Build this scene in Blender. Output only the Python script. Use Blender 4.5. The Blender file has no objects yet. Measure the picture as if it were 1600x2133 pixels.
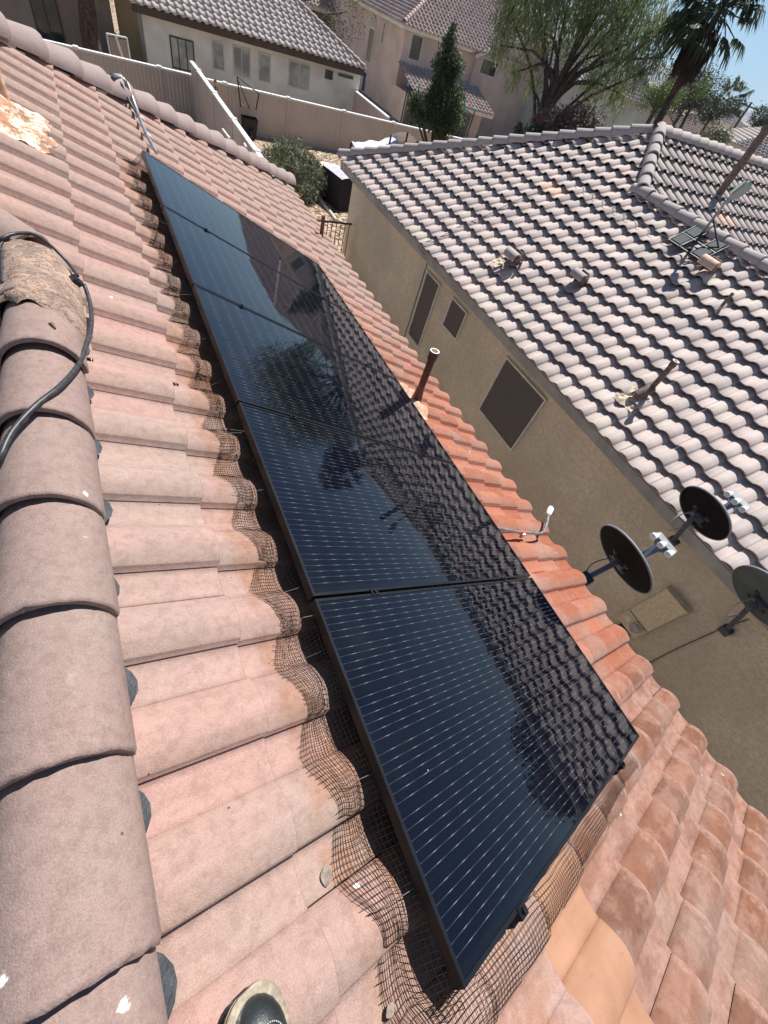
import bpy, bmesh, math, random
import numpy as np
from mathutils import Vector, Matrix
R = math.radians
PI = math.pi
rnd = random.Random(7)
SC = bpy.context.scene
COL = SC.collection

# ------------------------------------------------------------------ camera
CAM = Vector((-0.35044585, 0.50511749, 1.34200796))
FPX = 860.135
A1, A2, A3 = -0.75302767, 0.68954356, 0.39349721
ROT = Matrix.Rotation(A1, 3, 'Z') @ Matrix.Rotation(A2, 3, 'X') @ Matrix.Rotation(A3, 3, 'Z')
cd = bpy.data.cameras.new('camera')
cam = bpy.data.objects.new('camera', cd)
COL.objects.link(cam)
cam.matrix_world = Matrix.Translation(CAM) @ ROT.to_4x4()
cd.sensor_fit = 'VERTICAL'
cd.sensor_height = 24.0
cd.lens = FPX / 2133 * 24.0
cd.clip_start = 0.05
cd.clip_end = 12000
SC.camera = cam

# ------------------------------------------------------------------ light
SUN_EL, SUN_AZ = R(56), R(31)
SV = Vector((math.cos(SUN_EL)*math.cos(SUN_AZ), math.cos(SUN_EL)*math.sin(SUN_AZ), math.sin(SUN_EL)))
w = bpy.data.worlds.new("World")
SC.world = w
w.use_nodes = True
nt = w.node_tree
bg = nt.nodes['Background']
sky = nt.nodes.new('ShaderNodeTexSky')
sky.sky_type = 'NISHITA'
sky.sun_disc = False
sky.sun_elevation = SUN_EL
sky.sun_rotation = R(90) - SUN_AZ
sky.altitude = 2200
sky.air_density = 0.9
sky.dust_density = 0.15
sky.ozone_density = 1.4
nt.links.new(sky.outputs[0], bg.inputs[0])
bg.inputs[1].default_value = 0.06
sl = bpy.data.lights.new('sun', 'SUN')
sl.energy = 5.0
sl.angle = R(0.5)
sl.color = (1.0, 0.975, 0.94)
so = bpy.data.objects.new('sun', sl)
so.rotation_euler = SV.to_track_quat('Z', 'Y').to_euler()
so.location = (0, 0, 30)
COL.objects.link(so)
SC.view_settings.view_transform = 'Standard'
SC.view_settings.look = 'None'
SC.view_settings.exposure = 0.68
SC.view_settings.gamma = 1
SC.render.engine = 'CYCLES'
SC.cycles.volume_bounces = 0

# ------------------------------------------------------------------ measuring helpers
def ray(px, py):
    return ROT @ Vector(((px-800)/FPX, -(py-1066.5)/FPX, -1))
def on_plane(px, py, n, d0):
    n = Vector(n); r = ray(px, py)
    return CAM + r*((d0 - n.dot(CAM))/n.dot(r))
def at_x(px, py, x): return on_plane(px, py, (1, 0, 0), x)
def at_y(px, py, y): return on_plane(px, py, (0, 1, 0), y)
def at_z(px, py, z): return on_plane(px, py, (0, 0, 1), z)
ZG = -4.2

# ------------------------------------------------------------------ materials
MATS = {}
class NT:
    def __init__(s, name, rough=0.9):
        s.m = bpy.data.materials.new(name); s.m.use_nodes = True
        s.t = s.m.node_tree; s.b = s.t.nodes['Principled BSDF']
        s.b.inputs['Roughness'].default_value = rough
        s.g = None
    def n(s, typ, **kw):
        nd = s.t.nodes.new(typ)
        for k, v in kw.items(): setattr(nd, k, v)
        return nd
    def l(s, a, b): s.t.links.new(a, b)
    def geo(s):
        if s.g is None: s.g = s.n('ShaderNodeNewGeometry')
        return s.g
    def val(s, x, sock):
        if hasattr(x, 'node'): s.l(x, sock)
        elif isinstance(x, (tuple, list)): sock.default_value = tuple(x) + ((1,) if len(x) == 3 and len(sock.default_value) == 4 else ())
        else: sock.default_value = x
    def pos(s, scale=(1, 1, 1), rot=(0, 0, 0)):
        mp = s.n('ShaderNodeMapping'); s.l(s.geo().outputs['Position'], mp.inputs[0])
        mp.inputs['Scale'].default_value = scale; mp.inputs['Rotation'].default_value = rot
        return mp.outputs[0]
    def noise(s, scale, detail=3, vec=None, rough=0.55, col=False):
        nd = s.n('ShaderNodeTexNoise'); nd.inputs['Scale'].default_value = scale
        nd.inputs['Detail'].default_value = detail; nd.inputs['Roughness'].default_value = rough
        s.l(vec if vec is not None else s.geo().outputs['Position'], nd.inputs['Vector'])
        return nd.outputs[1 if col else 0]
    def ramp(s, f, a, b, lo=(0, 0, 0), hi=(1, 1, 1)):
        nd = s.n('ShaderNodeMapRange', interpolation_type='SMOOTHSTEP'); nd.clamp = True
        s.val(f, nd.inputs[0]); nd.inputs[1].default_value = a; nd.inputs[2].default_value = b
        return nd.outputs[0]
    def mix(s, f, a, b, mode='MIX'):
        nd = s.n('ShaderNodeMix', data_type='RGBA', blend_type=mode)
        s.val(f, nd.inputs[0]); s.val(a, nd.inputs[6]); s.val(b, nd.inputs[7])
        return nd.outputs[2]
    def math(s, op, a, b=0.0, c=None):
        nd = s.n('ShaderNodeMath', operation=op)
        s.val(a, nd.inputs[0]); s.val(b, nd.inputs[1])
        if c is not None: s.val(c, nd.inputs[2])
        return nd.outputs[0]
    def sep(s, v=None):
        nd = s.n('ShaderNodeSeparateXYZ'); s.l(v if v is not None else s.geo().outputs['Position'], nd.inputs[0]); return nd.outputs
    def bump(s, h, strength, dist=0.01):
        nd = s.n('ShaderNodeBump'); s.l(h, nd.inputs['Height'])
        nd.inputs['Strength'].default_value = strength; nd.inputs['Distance'].default_value = dist
        s.l(nd.outputs[0], s.b.inputs['Normal'])
    def color(s, c): s.val(c, s.b.inputs['Base Color'])

def simple(name, col, rough=0.6, metal=0.0, var=0.12, scale=6.0, bump=0.0, bscale=60, trans=0):
    if name in MATS: return MATS[name]
    k = NT(name, rough)
    nz = k.noise(scale, 4)
    a = tuple(c*(1-var) for c in col); b = tuple(min(1, c*(1+var)) for c in col)
    k.color(k.mix(k.ramp(nz, 0.3, 0.7), a, b))
    k.b.inputs['Metallic'].default_value = metal
    if bump: k.bump(k.noise(bscale, 2), bump, 0.004)
    MATS[name] = k.m
    return k.m

def tile_mat(name, cols, streak_rot=0.0, streak=0.25, stretch=(3, 22, 3), specks=0.0, bump=0.35, own=False, edge=False):
    """concrete roof tile: each tile its own tone, weather streaks down the slope, grain"""
    k = NT(name, 0.92)
    isl = k.geo().outputs['Random Per Island']
    cr = k.n('ShaderNodeValToRGB'); k.l(isl, cr.inputs[0])
    el = cr.color_ramp.elements
    el[0].color = (*cols[0], 1); el[1].color = (*cols[-1], 1)
    for i, c in enumerate(cols[1:-1]):
        e = el.new((i+1)/(len(cols)-1)); e.color = (*c, 1)
    base = cr.outputs[0]
    if own:
        xyz = k.sep()
        blot = k.noise(3.2, 4)
        # burnt orange run of tiles by the eave, browner with pale dust at the near end
        fx = k.math('ADD', xyz[0], k.math('MULTIPLY', blot, 0.5))
        fo = k.ramp(fx, 1.55, 2.15)
        fy = k.ramp(xyz[1], 6.2, 3.2)
        orange = k.mix(k.ramp(isl, 0.2, 0.8), (0.31, 0.098, 0.050), (0.39, 0.14, 0.078))
        base = k.mix(k.math('MULTIPLY', fo, fy), base, orange)
        # strip of tiles beside the panels: browner, washed
        fb = k.math('MULTIPLY', k.ramp(k.math('ADD', xyz[0], k.math('MULTIPLY', k.noise(9, 3), 0.12)), -0.17, -0.12), k.ramp(xyz[0], 0.5, 0.2))
        fb = k.math('MULTIPLY', k.math('MULTIPLY', fb, k.ramp(xyz[1], 5.35, 5.1)), k.ramp(k.noise(7.0, 4), 0.34, 0.56))
        base = k.mix(k.math('MULTIPLY', fb, 0.7), base, (0.33, 0.165, 0.10))
        # near corner: red brown patches between pale pink lime dust
        at_ = k.n('ShaderNodeAttribute'); at_.attribute_name = 'tile'
        tt = k.sep(at_.outputs['Vector'])
        rag = k.math('MULTIPLY', k.math('SUBTRACT', k.noise(24, 4, None, 0.7), 0.5), 0.55)
        low = k.ramp(k.math('ADD', tt[1], k.math('MULTIPLY', rag, 0.5)), 0.80, 0.52)
        bar_ = k.ramp(tt[1], 0.49, 0.52)
        base = k.mix(k.math('MULTIPLY', k.math('MULTIPLY', low, bar_), 0.35), base, (0.30, 0.225, 0.175))  # shade on each barrel's lower side, put into the colour as greyer tan
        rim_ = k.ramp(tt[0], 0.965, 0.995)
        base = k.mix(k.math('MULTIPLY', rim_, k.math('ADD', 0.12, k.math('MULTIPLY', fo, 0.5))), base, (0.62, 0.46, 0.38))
        fn = k.math('MULTIPLY', k.ramp(xyz[1], 0.42, 0.12), k.ramp(xyz[0], 0.32, 0.6))
        st = k.noise(1.0, 5, k.pos((6, 11, 6)), 0.6)
        d1 = k.ramp(k.math('ADD', tt[0], rag), 0.80, 1.02)
        d2 = k.ramp(k.math('ADD', tt[1], k.math('MULTIPLY', rag, 0.8)), 0.70, 0.46)
        dd = k.math('MAXIMUM', d1, k.math('MAXIMUM', k.math('MULTIPLY', d2, k.math('ADD', 0.35, k.math('MULTIPLY', k.ramp(st, 0.62, 0.38), 0.6))), k.math('MULTIPLY', k.ramp(st, 0.56, 0.40), 0.5)))
        near = k.mix(k.math('MULTIPLY', dd, 0.9), k.mix(isl, (0.15, 0.064, 0.036), (0.22, 0.088, 0.046)), (0.37, 0.215, 0.165))
        base = k.mix(k.math('MULTIPLY', fn, 0.95), base, near)
    st = k.noise(1.0, 4, k.pos(stretch, (0, streak_rot, 0)), 0.6)
    base = k.mix(k.math('MULTIPLY', k.ramp(st, 0.35, 0.72), streak), base, k.mix(1.0, base, (0.62, 0.60, 0.60), 'MULTIPLY'))
    if specks:
        big = k.noise(2.3, 3)
        base = k.mix(k.math('MULTIPLY', k.ramp(big, 0.42, 0.68), 0.42), base, (0.30, 0.235, 0.20))
        md = k.noise(34, 5, None, 0.72)
        base = k.mix(k.math('MULTIPLY', k.ramp(md, 0.42, 0.66), 0.5), base, k.mix(1.0, base, (0.66, 0.63, 0.61), 'MULTIPLY'))
        wn = k.noise(9, 5, None, 0.7)
        base = k.mix(k.math('MULTIPLY', k.ramp(wn, 0.60, 0.78), 0.35), base, (0.62, 0.50, 0.43))
        gr = k.noise(300, 3, None, 0.8)
        base = k.mix(k.ramp(gr, 0.34, 0.68), k.mix(1.0, base, (0.86, 0.845, 0.84), 'MULTIPLY'), k.mix(1.0, base, (1.12, 1.115, 1.11), 'MULTIPLY'))
        # bird droppings
        vo = k.n('ShaderNodeTexVoronoi'); vo.inputs['Scale'].default_value = 7.5
        k.l(k.pos((1, 1, 1)), vo.inputs['Vector'])
        wob = k.math('ADD', vo.outputs['Distance'], k.math('MULTIPLY', k.math('SUBTRACT', k.noise(70, 4, None, 0.7), 0.5), 0.22))
        sepc = k.n('ShaderNodeSeparateColor'); k.l(vo.outputs['Color'], sepc.inputs[0])
        drop = k.math('MULTIPLY', k.ramp(wob, 0.075, 0.045), k.ramp(sepc.outputs[0], specks, specks+0.02))
        base = k.mix(drop, base, (0.80, 0.78, 0.72))
        pit = k.n('ShaderNodeTexVoronoi'); pit.inputs['Scale'].default_value = 30
        k.l(k.geo().outputs['Position'], pit.inputs['Vector'])
        sp2 = k.n('ShaderNodeSeparateColor'); k.l(pit.outputs['Color'], sp2.inputs[0])
        pm = k.math('MULTIPLY', k.ramp(pit.outputs['Distance'], 0.12, 0.07), k.ramp(sp2.outputs[1], 0.93, 0.95))
        base = k.mix(pm, base, (0.10, 0.07, 0.045))
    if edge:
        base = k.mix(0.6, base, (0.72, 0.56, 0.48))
    k.color(base)
    if bump:
        h = k.math('ADD', k.noise(240, 3, None, 0.7), k.math('MULTIPLY', k.noise(26, 4), 1.3))
        k.bump(h, bump, 0.0035)
    MATS[name] = k.m
    return k.m

PINK = [(0.38, 0.235, 0.195), (0.42, 0.27, 0.23), (0.37, 0.25, 0.21), (0.43, 0.255, 0.215), (0.38, 0.27, 0.225), (0.42, 0.245, 0.205), (0.40, 0.265, 0.225)]
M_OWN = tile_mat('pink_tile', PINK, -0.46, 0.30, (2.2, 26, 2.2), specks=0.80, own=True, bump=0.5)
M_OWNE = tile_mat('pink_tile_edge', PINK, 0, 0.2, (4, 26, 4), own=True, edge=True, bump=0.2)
M_CAP = tile_mat('ridge_tile', [(0.285, 0.21, 0.185), (0.32, 0.22, 0.19), (0.265, 0.205, 0.18)], 0, 0.28, (20, 2.5, 4), specks=0.45, bump=0.5)
M_CAP2 = tile_mat('grey_brown_ridge_tile', [(0.27, 0.21, 0.19), (0.33, 0.25, 0.23), (0.23, 0.19, 0.175)], 0, 0.3, (8, 8, 4), bump=0.5)
GREY = [(0.52, 0.425, 0.385), (0.59, 0.495, 0.455), (0.46, 0.395, 0.36), (0.61, 0.495, 0.45), (0.57, 0.50, 0.43)]
M_NB = tile_mat('grey_tile', GREY, 0.477, 0.42, (1.6, 30, 1.6), bump=0.25)
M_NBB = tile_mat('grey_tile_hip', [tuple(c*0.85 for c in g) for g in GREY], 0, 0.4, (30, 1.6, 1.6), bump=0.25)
M_NBC = tile_mat('grey_cap_tile', [(0.42, 0.37, 0.34), (0.47, 0.41, 0.38), (0.38, 0.335, 0.32)], 0, 0.3, (5, 5, 5), bump=0.3)
M_FAR = tile_mat('tan_tile', [(0.55, 0.47, 0.43), (0.62, 0.54, 0.49), (0.50, 0.42, 0.39), (0.58, 0.51, 0.48)], 0, 0.35, (12, 3, 3), bump=0)
M_FAR2 = tile_mat('rose_tile', [(0.50, 0.36, 0.31), (0.56, 0.43, 0.38), (0.43, 0.31, 0.28), (0.58, 0.47, 0.42)], 0, 0.35, (12, 3, 3), bump=0)
M_DECK = simple('roof_underlay', (0.018, 0.017, 0.016), 0.95)
def peach():
    k = NT('peach_painted_tile', 0.8)
    c = k.mix(k.ramp(k.noise(9, 4), 0.3, 0.7), (0.31, 0.155, 0.09), (0.38, 0.20, 0.12))
    sc = k.noise(1.0, 4, k.pos((14, 90, 14), (0, 0, 0.5)), 0.7)
    c = k.mix(k.math('MULTIPLY', k.ramp(sc, 0.64, 0.70), 0.55), c, (0.22, 0.12, 0.08))
    c = k.mix(k.math('MULTIPLY', k.ramp(k.noise(5, 5, None, .7), 0.56, 0.66), 0.4), c, (0.34, 0.20, 0.14))
    k.color(c); k.bump(k.noise(160, 3), 0.35, 0.003); return k.m
M_PEACH = peach()
M_PEACH2 = simple('pale_peach_tile', (0.66, 0.46, 0.35), 0.85, var=0.15, scale=14)
M_LEAD = simple('lead_flashing', (0.042, 0.046, 0.052), 0.6, 0.3, var=0.35, scale=26, bump=0.5, bscale=140)
M_BLACK = simple('black_rubber', (0.02, 0.02, 0.022), 0.5, var=0.5, scale=40, bump=0.3, bscale=200)
M_CABLE = simple('weathered_cable', (0.035, 0.036, 0.04), 0.45, var=0.5, scale=60)
M_FRAME = simple('black_anodised', (0.018, 0.02, 0.024), 0.35, 0.6, var=0.2)
M_MESH = simple('coated_wire', (0.028, 0.018, 0.013), 0.45, 0.4, var=0.3, scale=30)
M_STEEL = simple('galvanised', (0.42, 0.43, 0.44), 0.42, 0.8, var=0.2, scale=18)
M_HOOK = simple('dull_wire', (0.16, 0.15, 0.14), 0.5, 0.4)
M_WHITE = simple('white_paint', (0.78, 0.78, 0.75), 0.5, var=0.06)
M_DGREY = simple('dark_grey_paint', (0.055, 0.06, 0.075), 0.45, var=0.2)
M_DISHB = simple('dish_back', (0.012, 0.010, 0.009), 0.95, var=0.2)
M_DISHB.node_tree.nodes['Principled BSDF'].inputs['Specular IOR Level'].default_value = 0.15
M_DISHG = simple('dish_back_green', (0.07, 0.085, 0.075), 0.6, var=0.15)
M_DISHF = simple('dish_face', (0.32, 0.33, 0.34), 0.5, var=0.1)
M_BLUEG = simple('blue_grey_arm', (0.10, 0.125, 0.17), 0.5, var=0.1)
M_BROWNP = simple('brown_pipe', (0.14, 0.065, 0.045), 0.75, var=0.35, scale=20, bump=0.3)
M_BROWNN = simple('taupe_pipe', (0.17, 0.115, 0.095), 0.75, var=0.3, scale=20, bump=0.3)
M_COPP = simple('painted_flashing', (0.55, 0.36, 0.24), 0.8, var=0.3, scale=16, bump=0.8, bscale=60)

def stucco(name, col, var=0.14, bs=45, bump=0.5, dist=0.012, coarse=False):
    k = NT(name, 0.95)
    a = k.noise(0.9, 4); b = k.noise(38, 3)
    c = k.mix(k.ramp(a, 0.3, 0.7), tuple(x*(1-var) for x in col), tuple(x*(1+var) for x in col))
    c = k.mix(k.math('MULTIPLY', k.ramp(b, 0.3, 0.75), 0.30), c, tuple(x*0.62 for x in col))
    if coarse:
        sm = k.noise(17, 5, k.pos((1, 1, 1.6)), 0.7)
        c = k.mix(k.math('MULTIPLY', k.ramp(sm, 0.36, 0.62), 0.45), c, tuple(x*0.60 for x in col))
        run = k.noise(1.0, 4, k.pos((5, 5, 0.35)), 0.6)
        c = k.mix(k.math('MULTIPLY', k.ramp(run, 0.55, 0.8), 0.25), c, tuple(x*0.6 for x in col))
    k.color(c); k.bump(k.noise(bs, 4), bump, dist)
    MATS[name] = k.m
    return k.m
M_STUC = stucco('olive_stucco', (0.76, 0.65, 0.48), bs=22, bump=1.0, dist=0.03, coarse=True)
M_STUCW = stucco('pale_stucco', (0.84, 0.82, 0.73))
M_STUCP = stucco('rose_stucco', (0.70, 0.55, 0.47))
M_STUCB = stucco('brown_stucco', (0.42, 0.32, 0.26))
M_STUCG = stucco('sage_stucco', (0.58, 0.60, 0.54))
M_FASC = simple('grey_fascia', (0.36, 0.35, 0.32), 0.8, var=0.15, scale=3, bump=0.3)
M_FASCB = simple('brown_fascia', (0.10, 0.065, 0.05), 0.8)
def blockwall():
    k = NT('ribbed_block', 0.95)
    x = k.sep()
    wv = k.n('ShaderNodeTexWave', wave_type='BANDS', bands_direction='X'); wv.inputs['Scale'].default_value = 2.4
    k.l(k.geo().outputs['Position'], wv.inputs['Vector'])
    wy = k.n('ShaderNodeTexWave', wave_type='BANDS', bands_direction='Y'); wy.inputs['Scale'].default_value = 2.4
    k.l(k.geo().outputs['Position'], wy.inputs['Vector'])
    rib = k.math('MULTIPLY', wv.outputs[1], wy.outputs[1])
    c = k.mix(k.ramp(k.noise(0.8, 4), 0.3, 0.7), (0.54, 0.44, 0.37), (0.62, 0.51, 0.43))
    c = k.mix(k.math('MULTIPLY', k.ramp(k.noise(12, 3), 0.4, 0.8), 0.25), c, (0.28, 0.23, 0.20))
    k.color(c); k.bump(k.math('ADD', wv.outputs[1], k.math('MULTIPLY', k.noise(60, 2), 0.3)), 0.6, 0.02)
    return k.m
M_BLOCK = blockwall()
def gravel():
    k = NT('desert_gravel', 0.95)
    vo = k.n('ShaderNodeTexVoronoi'); vo.inputs['Scale'].default_value = 9; k.l(k.geo().outputs['Position'], vo.inputs['Vector'])
    sc = k.n('ShaderNodeSeparateColor'); k.l(vo.outputs['Color'], sc.inputs[0])
    c = k.mix(sc.outputs[0], (0.30, 0.19, 0.11), (0.62, 0.47, 0.31))
    c = k.mix(k.math('MULTIPLY', k.ramp(sc.outputs[1], 0.6, 0.9), 0.7), c, (0.62, 0.56, 0.48))
    c = k.mix(k.ramp(vo.outputs['Distance'], 0.35, 0.75), c, (0.10, 0.065, 0.04))
    c = k.mix(k.math('MULTIPLY', k.ramp(k.noise(0.25, 4), 0.4, 0.65), 0.5), c, (0.36, 0.27, 0.19))
    k.color(c)
    inv = k.math('SUBTRACT', 1.0, vo.outputs['Distance']); k.bump(inv, 1.0, 0.05)
    return k.m
M_GRAV = gravel()
def glass_panel():
    k = NT('solar_glass', 0.035)
    tc = k.n('ShaderNodeTexCoord'); o = k.sep(tc.outputs['Object'])   # object x = down slope, y = along the row
    u, v = o[0], o[1]
    # six strings of cells, six ribbons in each
    pitch, s = 0.1655, 0.0255
    vv = k.math('SUBTRACT', v, 0.020)
    cell = k.math('MODULO', vv, pitch)
    loc = k.math('SUBTRACT', cell, 0.0190)
    q = k.math('ABSOLUTE', k.math('SUBTRACT', k.math('MODULO', k.math('ADD', loc, s*0.5), s), s*0.5))
    line = k.math('MULTIPLY', k.ramp(q, 0.0012, 0.0004), k.math('MULTIPLY', k.math('GREATER_THAN', loc, -0.006), k.math('LESS_THAN', loc, 0.132)))
    hp = 0.0885
    uu = k.math('ABSOLUTE', k.math('SUBTRACT', k.math('MODULO', k.math('ADD', u, 0.022+hp*0.5), hp), hp*0.5))
    dash = k.ramp(uu, 0.012, 0.004)
    fade = k.ramp(uu, 0.045, 0.01)
    inten = k.math('ADD', 0.030, k.math('ADD', k.math('MULTIPLY', dash, 0.15), k.math('MULTIPLY', fade, 0.05)))
    rib = k.math('MULTIPLY', line, inten)
    # cell gaps and fine fingers
    gap = k.math('MULTIPLY', k.ramp(uu, 0.0016, 0.0006), 0.5)
    gv = k.math('ABSOLUTE', k.math('SUBTRACT', cell, pitch*0.5))
    gapv = k.ramp(k.math('SUBTRACT', pitch*0.5, gv), 0.0022, 0.0008)
    cellc = k.mix(k.ramp(k.noise(3, 2), 0.3, 0.7), (0.0013, 0.0018, 0.0048), (0.0020, 0.0028, 0.0075))
    c = k.mix(k.math('MULTIPLY', k.math('MAXIMUM', gap, gapv), 0.7), cellc, (0.004, 0.005, 0.008))
    c = k.mix(rib, c, (0.74, 0.78, 0.85))
    dust = k.ramp(k.noise(1.6, 5, None, 0.65), 0.45, 0.75)
    c = k.mix(k.math('MULTIPLY', dust, 0.012), c, (0.5, 0.45, 0.4))
    vo = k.n('ShaderNodeTexVoronoi'); vo.inputs['Scale'].default_value = 6; k.l(k.geo().outputs['Position'], vo.inputs['Vector'])
    sc_ = k.n('ShaderNodeSeparateColor'); k.l(vo.outputs['Color'], sc_.inputs[0])
    spk = k.math('MULTIPLY', k.ramp(k.math('ADD', vo.outputs['Distance'], k.math('MULTIPLY', k.noise(90, 3), 0.06)), 0.055, 0.045), k.math('GREATER_THAN', sc_.outputs[0], 0.86))
    c = k.mix(k.math('MULTIPLY', spk, 0.7), c, (0.7, 0.68, 0.62))
    k.color(c)
    k.b.inputs['IOR'].default_value = 1.5
    k.b.inputs['Specular Tint'].default_value = (1.0, 0.97, 0.93, 1)
    k.l(k.math('ADD', 0.004, k.math('MULTIPLY', k.noise(2.2, 3), 0.012)), k.b.inputs['Roughness'])
    wav = k.math('ADD', k.noise(30, 2, k.pos((1, 0.5, 1))), k.math('MULTIPLY', k.noise(90, 1), 0.15))
    k.bump(wav, 0.006, 0.02)
    return k.m
M_PV = glass_panel()
def window_glass(name, col=(0.03, 0.04, 0.04), rough=0.06):
    k = NT(name, rough); k.color(k.mix(k.ramp(k.noise(1.2, 3), 0.35, 0.65), col, tuple(c*2.2 for c in col)))
    k.b.inputs['IOR'].default_value = 1.6
    return k.m
M_GLASS = window_glass('dark_window_glass')
M_GLASSP = window_glass('curtained_glass', (0.22, 0.24, 0.22), 0.1)
M_SCREEN = simple('solar_screen', (0.125, 0.105, 0.088), 0.9, var=0.05)
M_WFR = simple('pale_window_frame', (0.62, 0.60, 0.55), 0.6)

def leafmat(name, cols, rough=0.6):
    k = NT(name, rough)
    isl = k.geo().outputs['Random Per Island']
    cr = k.n('ShaderNodeValToRGB'); k.l(isl, cr.inputs[0]); el = cr.color_ramp.elements
    el[0].color = (*cols[0], 1); el[1].color = (*cols[-1], 1)
    for i, c in enumerate(cols[1:-1]):
        e = el.new((i+1)/(len(cols)-1)); e.color = (*c, 1)
    big = k.ramp(k.noise(1.1, 2), 0.35, 0.65)
    c = k.mix(k.math('MULTIPLY', big, 0.4), cr.outputs[0], k.mix(1.0, cr.outputs[0], (0.6, 0.62, 0.5), 'MULTIPLY'))
    k.color(c)
    tr = k.n('ShaderNodeBsdfTranslucent'); k.l(c, tr.inputs[0])
    mx = k.n('ShaderNodeMixShader'); mx.inputs[0].default_value = 0.3
    out = k.t.nodes['Material Output']
    k.l(k.b.outputs[0], mx.inputs[1]); k.l(tr.outputs[0], mx.inputs[2]); k.l(mx.outputs[0], out.inputs[0])
    return k.m
L_PINE = leafmat('pine_needles', [(0.05, 0.07, 0.028), (0.085, 0.115, 0.045), (0.12, 0.155, 0.065)])
L_MESQ = leafmat('mesquite_leaves', [(0.16, 0.20, 0.075), (0.25, 0.30, 0.13), (0.34, 0.39, 0.20)])
L_GREEN = leafmat('bright_leaves', [(0.10, 0.15, 0.03), (0.16, 0.22, 0.05), (0.08, 0.12, 0.03)])
L_DARK = leafmat('dark_leaves', [(0.03, 0.045, 0.025), (0.05, 0.07, 0.04), (0.07, 0.085, 0.05)])
L_PALM = leafmat('palm_leaves', [(0.04, 0.06, 0.03), (0.08, 0.11, 0.055), (0.055, 0.08, 0.045)])
L_DEAD = leafmat('dead_fronds', [(0.07, 0.035, 0.02), (0.12, 0.065, 0.035), (0.05, 0.028, 0.018)])
L_SAGE = leafmat('sage_leaves', [(0.12, 0.145, 0.075), (0.17, 0.20, 0.11), (0.08, 0.10, 0.05), (0.20, 0.18, 0.13)])
L_YEL = leafmat('yellow_green_leaves', [(0.20, 0.23, 0.05), (0.13, 0.17, 0.04), (0.26, 0.27, 0.09)])
L_PNK = leafmat('oleander_leaves', [(0.10, 0.14, 0.06), (0.40, 0.16, 0.18), (0.07, 0.10, 0.05)])
M_BARK = simple('bark', (0.085, 0.06, 0.045), 0.95, var=0.35, scale=14, bump=0.8, bscale=40)
M_PALMB = simple('palm_bark', (0.11, 0.07, 0.05), 0.95, var=0.45, scale=9, bump=1.0, bscale=24)

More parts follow.
